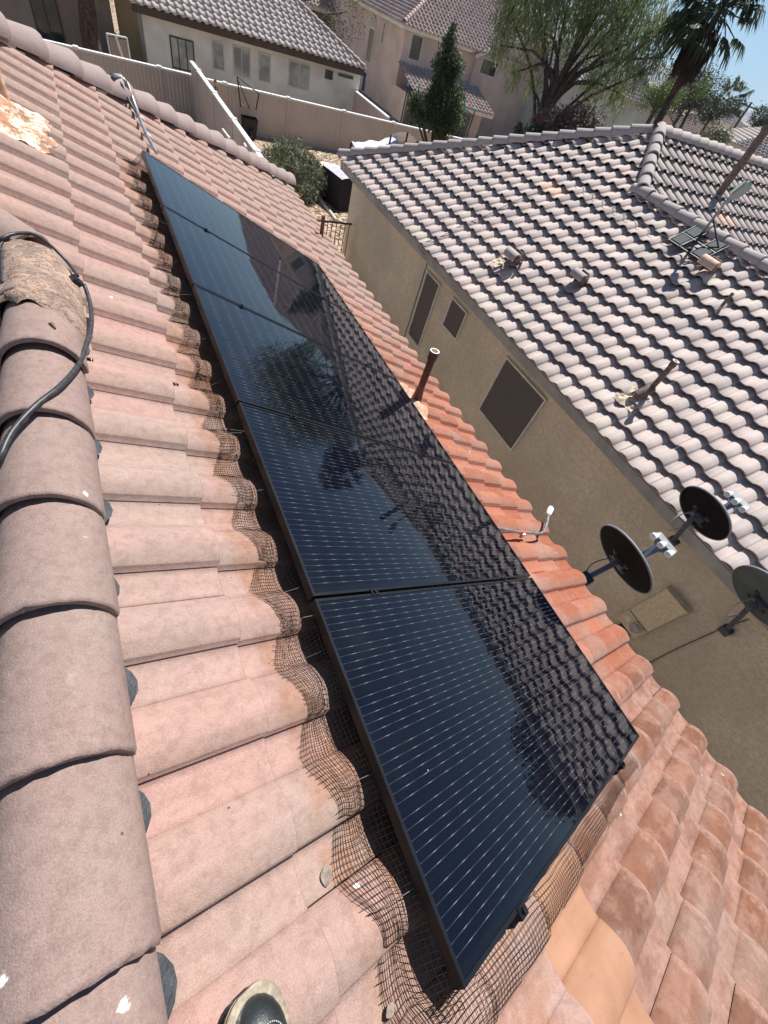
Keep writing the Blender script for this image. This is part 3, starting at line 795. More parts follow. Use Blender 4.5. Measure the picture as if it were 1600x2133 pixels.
# short conduit stub with a white cap by the eave
o = thing('conduit_stub', OP(1.95, 1.48, -0.06), 'grey bent conduit stub with white cap by the eave of the pink roof', 'conduit')
pts = [OP(1.83, 1.50, -0.055), OP(2.3, 1.485, -0.065), OP(2.70, 1.478, -0.055), OP(2.80, 1.49, -0.045), OP(3.0, 1.60, -0.02), OP(3.16, 1.70, -0.005)]
MB().tube(pts, 0.013, 10).build('pipe', M_STEEL, o)
MB().tube([OP(3.14, 1.69, -0.007), OP(3.19, 1.72, 0.0), OP(3.27, 1.76, 0.01), OP(3.30, 1.78, 0.013)], [0.018, 0.030, 0.032, 0.024], 12).build('cap', M_WHITE, o)
MB().tube([OP(2.33, 1.486, -0.065), OP(2.42, 1.484, -0.064)], 0.0155, 10).build('tape', simple('red_tape', (0.5, 0.10, 0.10), 0.6), o)
MB().box(OP(2.40, 1.47, -0.085), (0.03, 0.02, 0.05)).build('strap', M_STEEL, o)
# twin conduits over the hip at the far end of the panels
o = thing('conduit_run', OP(0.0, 5.6, -0.05), 'pair of grey metal conduits running over the far hip to the panels', 'conduit')
q = [on_plane(a, b, (sp, 0, cp), h) for a, b, h in ((237, 157, 0.05), (252, 158, 0.055), (264, 173, 0.05), (275, 200, -0.02), (290, 243, -0.045), (305, 280, -0.045), (326, 318, -0.055))]
q2 = [p + Vector((-0.05, -0.06, -0.006)) for p in q]
MB().tube(q, 0.016, 10).build('conduit', M_STEEL, o)
MB().tube([q2[0]+Vector((0.03, 0.1, 0))] + q2[1:4] + [q[4]+Vector((0, -0.035, -0.01))], 0.010, 8).build('conduit', M_DGREY, o)
MB().tube([q[0], q[0] + Vector((-0.05, 0.25, -0.10)), q[0] + Vector((-0.05, 0.5, -0.5))], 0.016, 10).build('conduit', M_STEEL, o)
for p in (q[4], q[5]): MB().tube([p + Vector((-.03, 0, -.012)), p+Vector((0, 0, 0.02)), p + Vector((.05, 0, -.03))], 0.007, 6).build('strap', M_STEEL, o)
# black cable over the ridge
o = thing('cable', (-0.6, 1.6, 0.2), 'black weathered cable looping over the ridge tiles out of the mortar', 'cable')
def on_cap(px, py, d=0.012):
    # intersect with the cylinder of the ridge tiles
    r = ray(px, py); rr = 0.140 + d; cx, cz = -0.672, 0.175
    a = r.x*r.x + r.z*r.z; b = 2*((CAM.x-cx)*r.x + (CAM.z-cz)*r.z); c = (CAM.x-cx)**2 + (CAM.z-cz)**2 - rr*rr
    ds = b*b - 4*a*c
    if ds < 0: ds = 0
    return CAM + r*((-b - math.sqrt(ds))/(2*a))
def smooth(pts, n=6):
    out = []; P_ = [pts[0]] + list(pts) + [pts[-1]]
    for i in range(1, len(P_)-2):
        for j in range(n):
            t = j/n; a, b, c, d = P_[i-1], P_[i], P_[i+1], P_[i+2]
            out.append(0.5*((2*b) + (c-a)*t + (2*a-5*b+4*c-d)*t*t + (-a+3*b-3*c+d)*t*t*t))
    out.append(P_[-2]); return out
c1 = [on_cap(-40, 990), on_cap(-5, 960), on_cap(25, 900), on_cap(75, 845), on_cap(125, 805)] + [on_plane(a, b, (sp, 0, cp), h) for a, b, h in ((160, 765, -0.02), (178, 725, -0.035), (190, 680, -0.045), (189, 640, -0.05), (180, 605, -0.04), (174, 592, -0.03))]
MB().tube(smooth(c1), 0.0085, 10).build('wire', M_CABLE, o)
c2 = [on_cap(-30, 530, 0.03), on_cap(0, 500, 0.03), on_cap(30, 487, 0.02), on_cap(70, 488, 0.015), on_cap(105, 510, 0.012), on_cap(140, 545, 0.01), on_plane(162, 575, (sp, 0, cp), -0.01)]
MB().tube(smooth(c2), 0.0068, 10).build('wire', M_CABLE, o)
c3 = [on_cap(20, 490, 0.02), on_cap(8, 510, 0.015), on_cap(4, 545, 0.012), on_cap(6, 590, 0.008)]
MB().tube(smooth(c3), 0.006, 8).build('wire', M_CABLE, o)
MB().tube([on_plane(150, 578, (sp, 0, cp), -0.01), on_plane(166, 592, (sp, 0, cp), -0.03)], 0.018, 12).build('grommet', M_BLACK, o)
# dead leaves
def leaf(px, py, h, sz, rz, label, col):
    p = on_plane(px, py, (sp, 0, cp), h); mb = MB()
    m = Matrix.Rotation(rz, 3, 'Z'); vs = []
    for i in range(7):
        t = i/6; wd = math.sin(PI*min(1, t*0.95+0.05))*0.34
        for s_ in (-1, 0, 1): vs.append(p + m @ Vector(((t-0.5)*sz, s_*wd*sz, 0.006 + abs(s_)*0.2*wd*sz + 0.05*sz*math.sin(t*4) - (t-0.5)*sz*math.tan(PITCH)*math.cos(rz))))
    mb.add(vs, [(3*i+j, 3*i+3+j, 3*i+4+j, 3*i+1+j) for i in range(6) for j in range(2)], 0, True)
    tag(mb.build('dry_leaf', col), label, 'leaf')
M_LEAFG = simple('dry_leaf_grey', (0.20, 0.16, 0.13), 0.8, var=0.4, scale=60)
M_LEAFO = simple('dry_leaf_olive', (0.16, 0.12, 0.05), 0.8, var=0.3, scale=60)
leaf(679, 1822, surf(-0.1, 0.4)+0.0, 0.045, 1.2, 'curled grey dead leaf on the tiles left of the wire mesh', M_LEAFG)
leaf(812, 2101, surf(-0.1, 0.0)+0.0, 0.030, 0.3, 'small brown curled leaf near the bottom edge right of the shoe', M_LEAFG)
pl = on_cap(101, 674, 0.0)
mb = MB(); mb.tube([pl, pl+Vector((.012, -.01, .004)), pl+Vector((.02, -.03, .0))], [0.003, 0.008, 0.003], 6); tag(mb.build('dry_leaf', M_LEAFO), 'olive crumpled leaf lying on a ridge tile', 'leaf')

# ------------------------------------------------------------------ shoe
sh = thing('shoe', (-0.30, -0.05, 0.02), 'black leather work shoe toe with tan welt standing on the tiles', 'shoe')
ft = on_plane(512, 2078, (sp, 0, cp), -0.06)           # toe tip
hd = (Vector((0.10, -1.0, 0))).normalized(); tn = Vector((cp, 0, -sp)); nn_ = Vector((sp, 0, cp))
sd = hd.cross(nn_).normalized(); hd = nn_.cross(sd)
if hd.y > 0: hd = -hd; sd = -sd
def shoe_outline(t):  # half width along the shoe, t metres from the toe
    if t < 0.055: return 0.051*math.sqrt(max(0, 1-((0.055-t)/0.055)**2))
    if t < 0.13: return 0.051
    if t < 0.20: return 0.051 - 0.013*(t-0.13)/0.07
    if t < 0.27: return 0.038
    return 0.038*math.sqrt(max(0, 1-((t-0.27)/0.035)**2))
ts = [0.0005, 0.004, 0.012, 0.025, 0.04, 0.055, 0.08, 0.11, 0.14, 0.17, 0.20, 0.235, 0.27, 0.29, 0.303]
def ring_solid(h0, h1, grow, mats, name, top=lambda t, s_: 0, taper=1.0):
    mb = MB(); K = 13; vs = []
    for t in ts:
        w_ = shoe_outline(t) + grow
        for lay in (0, 1):
            for j in range(K):
                s_ = -1 + 2*j/(K-1)
                hh = h0 if lay == 0 else h1 + top(t, s_)
                ww = w_*(1 if lay == 0 else taper)
                tt = t - grow*(1 if t < 0.05 else (-1 if t > 0.28 else 0))
                vs.append(ft + hd*tt + sd*s_*ww + nn_*hh)
    n_ = len(ts)
    for i in range(n_-1):
        for lay in (0, 1):
            for j in range(K-1):
                a = i*2*K + lay*K + j; b = a + 2*K
                mb.add([], [], 0); mb.f.append((a, a+1, b+1, b) if lay else (a, b, b+1, a+1)); mb.mi.append(0); mb.sm.append(True)
        for j in (0, K-1):
            a = i*2*K + j; b = a + K; c = a + 2*K; d = c + K
            mb.f.append((a, b, d, c)); mb.mi.append(0); mb.sm.append(True)
    for i in (0, n_-1):
        for j in range(K-1):
            a = i*2*K + j; mb.f.append((a, a+1, a+1+K, a+K)); mb.mi.append(0); mb.sm.append(True)
    mb.v = [tuple(v) for v in vs]
    return mb.build(name, mats, sh)
M_SOLE = simple('black_sole', (0.02, 0.018, 0.016), 0.6)
M_WELT = simple('tan_welt', (0.30, 0.25, 0.18), 0.6, var=0.25, scale=80)
M_LEATHER = simple('black_leather', (0.022, 0.026, 0.028), 0.42, var=0.3, scale=20, bump=0.25, bscale=160)
ring_solid(-0.03, 0.0, 0.006, M_SOLE, 'sole')
ring_solid(0.0, 0.010, 0.010, M_WELT, 'welt')
def uptop(t, s_):
    e = max(0, 1-abs(s_)**2.4)**0.5
    r = 0.042 if t < 0.10 else 0.042 + min(1, (t-0.10)/0.12)*0.055
    q = math.sqrt(max(0, 1-((0.06-t)/0.06)**2)) if t < 0.06 else 1
    return e*r*q
ring_solid(0.010, 0.012, -0.002, M_LEATHER, 'upper', uptop)
mb = MB(); pts = []
for i in range(40):
    a = -1.25 + 2.5*i/39
    t = 0.085 - 0.045*math.cos(a); s_ = math.sin(a)*0.62
    pts.append(ft + hd*t + sd*s_*0.05 + nn_*(0.0145 + uptop(t, s_)))
for i in range(0, 38, 2): mb.tube([pts[i], pts[i+1]], 0.0012, 4)
mb.build('stitching', simple('pale_thread', (0.55, 0.52, 0.45), 0.8), sh)
mb = MB(); a = ft + hd*0.225 + nn_*0.06
mb.tube([a, a + nn_*0.06 + hd*0.01, a + nn_*0.12 + hd*0.015], [0.045, 0.048, 0.052], 16); mb.build('ankle_cuff', M_LEATHER, sh)
for i in range(4):
    t = 0.125 + 0.022*i; mb = MB()
    mb.tube([ft + hd*t + sd*q_*0.02 + nn_*(0.016 + uptop(t, q_*0.4)) for q_ in (-1, -.5, 0, .5, 1)], 0.0025, 6); mb.build('lace', M_BLACK, sh)

# ================================================================== NEIGHBOUR HOUSE
XE, ZE, NY0, NYC, TP = 4.90095, -1.65233, 5.88051, 12.46865, 0.516561
cn = 1/math.sqrt(1+TP*TP); sn = TP*cn
PX, PY, PZ = 9.48278, 7.88682, 0.714466
QX, QY, QZ = PX-1.33532, PY-1.33532, PZ-1.33532*TP
nb = thing('neighbour_house', (9.0, 4.0, ZG), 'olive stucco neighbour house with pale grey barrel tile roof across the side yard', 'house')
def NP(u, v, h):   # u measured down the slope from the eave line (negative = up)
    uu = -u
    return Vector((XE + uu*cn - h*sn, v, ZE + uu*sn + h*cn))
EN = 0.327
nbutts = [0.035] + [-0.272 - EN*k for k in range(0, 18)]
ncols = [NY0 - 0.284*k for k in range(-23, 33)]
def keep_nb(u, v):
    x = XE - u*cn
    if v > NYC - (x-XE) + 0.6: return False
    if v < QY and x > QX + 0.1: return False
    if v >= QY - 0.4 and x > QX + (v-QY) + 0.6: return False
    return v > -3.4
def spec_nb(ib, ic, ub, v0):
    c = NP(ub-0.16, v0+0.09, 0.04)
    for a in (PN1, PN2):
        if abs(c.x-a.x) < 0.165 and abs(c.y-a.y) < 0.142: return 2
    return 0
PN1 = on_plane(1139, 393, (-sn, 0, cn), -sn*XE+cn*ZE+0.05)
PN2 = on_plane(1157, 408, (-sn, 0, cn), -sn*XE+cn*ZE+0.05)
mb = MB()
tile_field(mb, NP, ncols, nbutts[:1]+nbutts[1:], 0.284, EN, A=0.0405, keep=keep_nb, special=spec_nb, jit=0.005, lift=0.060, head=-0.010, th=0.007, seed=21)
o = mb.build('tiled_roof', [M_NB, M_NB, M_PEACH2], nb)
clip(o, [((XE, NYC-0.05, 0), (s2, s2, 0)), ((QX, QY+0.05, 0), (s2, -s2, 0)), ((QX-0.06, 0, 0), (1, 0, 0))] if False else [((XE, NYC-0.05, 0), (s2, s2, 0))])
# trim against near hip and ridge separately (the two keep regions form an L)
bm = bmesh.new(); bm.from_mesh(o.data); L = world_loc(o); kill = []
for f_ in bm.faces:
    c = f_.calc_center_median() + L
    lim = QX if c.y < QY else QX + (c.y-QY)
    if c.x > lim - 0.02: kill.append(f_)
bmesh.ops.delete(bm, geom=kill, context='FACES'); bm.to_mesh(o.data); bm.free()
# upper cross slope
def NB2(u, v, h):   # u down from the upper ridge, v towards +x
    return Vector((v, PY - u*cn - h*sn, PZ - u*sn + h*cn))
mb = MB()
def keep_b(u, v):
    y = PY - u*cn
    return (v - y > QX-QY - 0.4) and (v + y > QX + QY - 0.5) and v < 17.2
def spec_b(ib, ic, ub, v0):
    c = NB2(ub-0.16, v0+0.09, 0.04)
    for a in (PB1, PB2):
        if abs(c.x-a.x) < 0.142 and abs(c.y-a.y) < 0.165: return 2
    return 0
PB1 = on_plane(1505, 447, (0, -sn, cn), -sn*PY+cn*PZ+0.05)
PB2 = on_plane(1521, 453, (0, -sn, cn), -sn*PY+cn*PZ+0.05)
tile_field(mb, NB2, [8.0 + 0.284*k for k in range(0, 33)], [0.20 + EN*k for k in range(0, 22)], 0.284, EN, A=0.0405, keep=keep_b, lift=0.060, head=-0.010, th=0.007, seed=22, special=spec_b)
o = mb.build('tiled_roof', [M_NBB, M_NBB, M_PEACH2], nb)
clip(o, [((QX, QY, 0), (-s2, s2, 0)), ((QX+0.10, QY, 0), (-s2, -s2, 0))])
# decks and hidden slopes
mb = MB(); dz = -0.03
ex = XE + 0.03
YE2 = -3.4
mb.add([(ex, YE2, ZE+dz), (ex, NYC, ZE+dz), (PX, PY, PZ+dz), (QX, QY, QZ+dz), (QX, YE2, QZ+dz)], [(4, 3, 2, 1, 0)])
mb.add([(PX, PY, PZ+dz), (18, PY, PZ+dz), (18, NYC, ZE+dz), (ex, NYC, ZE+dz)], [(0, 1, 2, 3)])
mb.add([(PX, PY, PZ+dz), (QX, QY, QZ+dz), (QX+8, QY-8, PZ+dz-TP*(PY-QY+8)), (18, QY-8, PZ+dz-TP*(PY-QY+8)), (18, PY, PZ+dz)], [(0, 1, 2, 3, 4)])
mb.add([(QX, QY, QZ+dz), (QX, YE2, QZ+dz), (QX+6, YE2, QZ+dz-6*TP), (QX+6, QY-6, QZ+dz-6*TP)], [(0, 1, 2, 3)])
mb.build('roof_deck', M_DECK, nb)
up_ = (0, 0, 1)
cap_row('hip_cap', nb, (XE+0.0, NYC, ZE+0.05), (PX-0.1, PY+0.1, PZ+0.035), 0.335, 0.115, M_NBC, seed=31, jit=0.012)
cap_row('hip_cap', nb, (QX+0.02, QY+0.02, QZ+0.085), (PX-0.05, PY-0.05, PZ+0.06), 0.33, 0.125, M_NBC, seed=32, jit=0.012)
cap_row('ridge_cap', nb, (QX, YE2, QZ+0.06), (QX, QY+0.1, QZ+0.06), 0.335, 0.12, M_NBC, seed=33, jit=0.012)
cap_row('ridge_cap', nb, (17.8, PY, PZ+0.06), (PX, PY, PZ+0.06), 0.335, 0.12, M_NBC, seed=34, jit=0.012)
# fascia, soffit, walls
mb = MB(); mb.prism([(XE+0.035, YE2, ZE-0.005), (XE+0.035, NYC-0.06, ZE-0.005), (XE+0.035, NYC-0.06, ZE-0.18), (XE+0.035, YE2, ZE-0.18)], (0.03, 0, 0)); mb.build('fascia', M_FASC, nb)
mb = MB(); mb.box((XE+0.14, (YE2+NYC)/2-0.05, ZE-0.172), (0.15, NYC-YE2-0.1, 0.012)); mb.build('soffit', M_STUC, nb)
WX = 5.10; WY = 11.93
mb = MB()
mb.prism([(WX, YE2+0.2, ZG), (WX, WY, ZG), (WX, WY, ZE-0.165), (WX, YE2+0.2, ZE-0.165)], (0.25, 0, 0))
mb.prism([(WX+0.25, WY-0.25, ZG), (17.5, WY-0.25, ZG), (17.5, WY-0.25, ZE-0.165), (WX+0.25, WY-0.25, ZE-0.165)], (0, 0.25, 0))
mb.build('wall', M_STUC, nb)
def side_window(y0, y1, z0, z1, scr):
    mb = MB(); t = 0.030; x = WX-0.018
    for a in ((y0, y0+t, z0, z1), (y1-t, y1, z0, z1), (y0+t, y1-t, z0, z0+t), (y0+t, y1-t, z1-t, z1)):
        mb.box((x, (a[0]+a[1])/2, (a[2]+a[3])/2), (0.034, a[1]-a[0], a[3]-a[2]))
    fr = mb.build('window', M_WFR, nb)
    mb = MB(); mb.box((x+0.010, (y0+y1)/2, (z0+z1)/2), (0.012, y1-y0-2*t, z1-z0-2*t)); mb.build('screen', scr, fr)
    return fr
side_window(7.305, 7.86, -3.42, -2.02, M_SCREEN)['label'] = 'tall narrow screened window'
side_window(6.272, 6.835, -2.573, -2.0, M_SCREEN)['label'] = 'small square screened window'
side_window(3.83, 4.962, -3.156, -2.007, M_SCREEN)['label'] = 'large square screened window'
# conduit beside tall window
mb = MB(); mb.tube([(WX-0.012, 7.95, ZE-0.17), (WX-0.012, 7.95, ZG)], 0.008, 6); mb.build('downlead', M_DGREY, nb)
# electric meter box
eb = thing('meter_box', (WX-0.08, 0.55, -3.41), 'tan electric meter cabinet with round glass meter on the olive wall', 'meter box')
C_ = [at_x(*q_, WX) for q_ in ((1297, 1286), (1393, 1219), (1438, 1270), (1338, 1322))]
ys = (0.34, 0.69); zs = (-3.45, -2.50)
M_TAN = simple('tan_metal', (0.66, 0.55, 0.36), 0.55, var=0.12, scale=30)
MB().box((WX-0.045, sum(ys)/2, sum(zs)/2), (0.09, ys[1]-ys[0], zs[1]-zs[0]), bev=0.006).build('cabinet', M_TAN, eb)
MB().box((WX-0.055, sum(ys)/2, zs[1]+0.012), (0.13, ys[1]-ys[0]+0.03, 0.022)).build('rain_hood', M_TAN, eb)
mb = MB(); mb.box((WX-0.094, sum(ys)/2, -3.18), (0.008, ys[1]-ys[0]-0.02, 0.006)); mb.build('panel_seam', M_BLACK, eb)
cy, cz = 0.455, -3.26
mt = MB().tube([(WX-0.088, cy, cz), (WX-0.125, cy, cz)], 0.085, 24).build('meter_ring', M_TAN, eb)
MB().tube([(WX-0.125, cy, cz), (WX-0.165, cy, cz), (WX-0.178, cy, cz)], [0.074, 0.070, 0.05], 24).build('meter_glass', window_glass('meter_glass', (0.20, 0.20, 0.17), 0.08), mt)
MB().box((WX-0.093, 0.60, -3.30), (0.006, 0.075, 0.085)).build('warning_sticker', simple('sticker_white', (0.7, 0.72, 0.6), 0.6, var=0.2, scale=90), eb)
MB().box((WX-0.0925, 0.632, -3.30), (0.006, 0.02, 0.088)).build('warning_sticker', simple('sticker_yellow', (0.65, 0.55, 0.12), 0.6), eb)
tag(MB().box((WX-0.05, 0.50, -3.62), (0.10, 0.20, 0.24), bev=0.006).build('junction_box', simple('green_grey_box', (0.16, 0.20, 0.17), 0.6)), 'small green grey box on the wall below the meter cabinet', 'junction box')
# thin cable along the wall
cb = [at_x(a, b, WX-0.012) for a, b in ((1340, 1388), (1385, 1364), (1430, 1342), (1475, 1322), (1515, 1305), (1560, 1290))]
tag(MB().tube(smooth(cb, 4), 0.006, 6).build('wall_cable', M_BLACK), 'thin black cable running along the olive wall to the lower dish', 'cable')

# pipes on the neighbour roof
ND = -sn*XE + cn*ZE
def on_nb(px, py, h=0.03): return on_plane(px, py, (-sn, 0, cn), ND + h)
b = on_nb(1343, 824)
def fl(o):
    uu = -(b.x-XE)/cn
    flat_patch(lambda u, v, h: NP(u, v, h), uu+0.02, uu+0.36, b.y-0.14, b.y+0.20, lambda u, v: 0.075, amp=0.03, seed=14, rag=0.03).build('flashing', simple('cream_flashing', (0.62, 0.52, 0.36), 0.9, var=0.3, scale=25, bump=0.9), o)
    mb = MB(); cap_tile(mb, b + Vector((-0.20, 0.02, -0.01)), b + Vector((0.02, 0.0, 0.12)), 0.07, 0.07, (0, 0, 1)); mb.build('cap_tile', M_BROWNN, o)
pipe_thing(b, 0.55, 0.036, M_BROWNN, 'brown vent pipe with white rim and cream flashing on the grey tiled roof', flash=fl)
def capped(px, py, label, m_=M_NBC, s_=1.0):
    b = on_nb(px, py, 0.05); o = thing('tile_vent', b, label, 'roof vent')
    mb = MB()
    up2 = Vector((-sn, 0, cn)); sl_ = Vector((cn, 0, sn)); vv = Vector((0, 1, 0))
    for sgn in (-1, 1):
        mb.prism([b + vv*0.07*sgn*s_ - sl_*0.02, b + vv*0.07*sgn*s_ + sl_*0.14*s_, b + vv*0.07*sgn*s_ + sl_*0.14*s_ + up2*0.16*s_, b + vv*0.07*sgn*s_ + up2*0.13*s_], vv*0.012*sgn)
    mb.prism([b - vv*0.07*s_ + sl_*0.14*s_, b + vv*0.07*s_ + sl_*0.14*s_, b + vv*0.07*s_ + sl_*0.14*s_ + up2*0.15*s_, b - vv*0.07*s_ + sl_*0.14*s_ + up2*0.15*s_], sl_*0.012)
    mb.build('hood', M_BROWNN, o)
    mb = MB(); cap_tile(mb, b + up2*0.13*s_ - vv*0.12*s_, b + up2*0.13*s_ + vv*0.13*s_, 0.085*s_, 0.085*s_, up2 + sl_*0.2, span=1.0); mb.build('cap_tile', m_, o)
    return o
capped(1066, 552, 'tile capped roof vent nearest the eave with broken cream flashing', s_=1.15)
capped(1202, 592, 'tile capped roof vent standing alone in the middle of the grey roof')
capped(1466, 570, 'orange tile capped roof vent just below the ridge and antenna frame', M_PEACH2, 1.1)
bb = on_nb(1056, 545, 0.07)
tag(flat_patch(lambda u, v, h: NP(u, v, h), -(bb.x-XE)/cn, -(bb.x-XE)/cn+0.24, bb.y-0.02, bb.y+0.18, lambda u, v: 0.09, amp=0.03, seed=4, rag=0.04).build('loose_flashing', MATS['cream_flashing']), 'crumpled cream flashing beside the lowest tile capped vent', 'flashing')
b = on_nb(1500, 641); pipe_thing(b, 0.22, 0.024, M_BROWNN, 'short thin brown pipe on the grey roof below the ridge', collar=False)
b = on_nb(1077, 566); pipe_thing(b, 0.16, 0.022, M_BROWNN, 'stub pipe right beside the lowest tile capped vent', collar=False)
BD = -sn*PY + cn*PZ
def on_b(px, py, h=0.03): return on_plane(px, py, (0, -sn, cn), BD + h)
b = on_b(1497, 405); pipe_thing(b, 1.12, 0.075, M_BROWNN, 'tall thick brown flue pipe rising from the upper grey slope', white=True)
# antenna mast
mbse = on_nb(1461, 488, 0.10)
mtop = Vector((7.75, 4.84, 0.60))
o = thing('antenna_mast', mbse, 'grey leaning mast with white box head at the neighbour ridge', 'antenna')
def along(px, py, ref):
    r = ray(px, py).normalized(); return CAM + r*((ref-CAM).dot(r))
mt_ = along(1512, 420, mtop)
MB().tube([mbse, mt_], 0.020, 12).build('mast', M_STEEL, o)
hd_ = along(1543, 396, mtop)
m3 = (hd_-mt_).normalized().to_track_quat('X', 'Z').to_matrix()
MB().box(hd_, (0.24, 0.19, 0.13), m3, bev=0.03).build('head', simple('pale_green_plastic', (0.42, 0.47, 0.43), 0.5), o)
MB().tube([mt_ - Vector((0.02, 0, 0.04)), (mt_+hd_)/2, hd_], [0.024, 0.03, 0.02], 8).build('arm', M_STEEL, o)
fr = thing('mounting_frame', on_nb(1450, 515, 0.08), 'black metal mounting frame with slabs lying below the leaning mast', 'mounting frame')
uF = -(on_nb(1450, 518).x-XE)/cn; vF = on_nb(1450, 518).y
mb = MB()
for du_ in (-0.26, 0.0, 0.26): mb.tube([NP(uF+du_, vF-0.34, 0.13), NP(uF+du_, vF+0.34, 0.13)], 0.016, 4)
for dv_ in (-0.34, -0.1, 0.1, 0.34): mb.tube([NP(uF-0.28, vF+dv_, 0.13), NP(uF+0.28, vF+dv_, 0.13)], 0.016, 4)
mb.build('frame', M_BLACK, fr)
for du_, dv_ in ((-0.13, 0.22), (-0.13, -0.22), (0.13, 0.22), (0.13, -0.22)):
    mb = MB(); c0 = [NP(uF+du_+a*0.10, vF+dv_+b_*0.09, 0.12) for a, b_ in ((-1, -1), (1, -1), (1, 1), (-1, 1))]
    mb.prism(c0, Vector((-sn, 0, cn))*0.03); mb.build('slab', simple('pale_slab', (0.07, 0.08, 0.08), 0.85), fr)
mb = MB(); mb.tube([mbse, NP(uF+0.26, vF+0.1, 0.14)], 0.014, 6); mb.tube([mt_*0.5+mbse*0.5, NP(uF-0.1, vF-0.3, 0.14)], 0.012, 6); mb.build('brace', M_BLACK, fr)
# thin wire wandering over the neighbour roof
wp = [on_nb(a, b_, 0.085) for a, b_ in ((1195, 365), (1225, 395), (1250, 412), (1300, 445), (1345, 470), (1400, 500), (1430, 512))]
tag(MB().tube(smooth(wp, 5), 0.006, 5).build('roof_wire', M_BLACK), 'thin dark wire lying across the grey tiles to the mounting frame', 'wire')
wp = [on_nb(a, b_, 0.085) for a, b_ in ((876, 508), (920, 492), (960, 470), (1010, 450), (1060, 425), (1120, 400))]
wp = [at_x(884, 530, XE-0.01), at_x(874, 516, XE-0.01)] + wp
tag(MB().tube(smooth(wp, 5), 0.005, 5).build('roof_wire', M_BLACK), 'thin dark wire crossing the grey roof from the fascia upwards', 'wire')

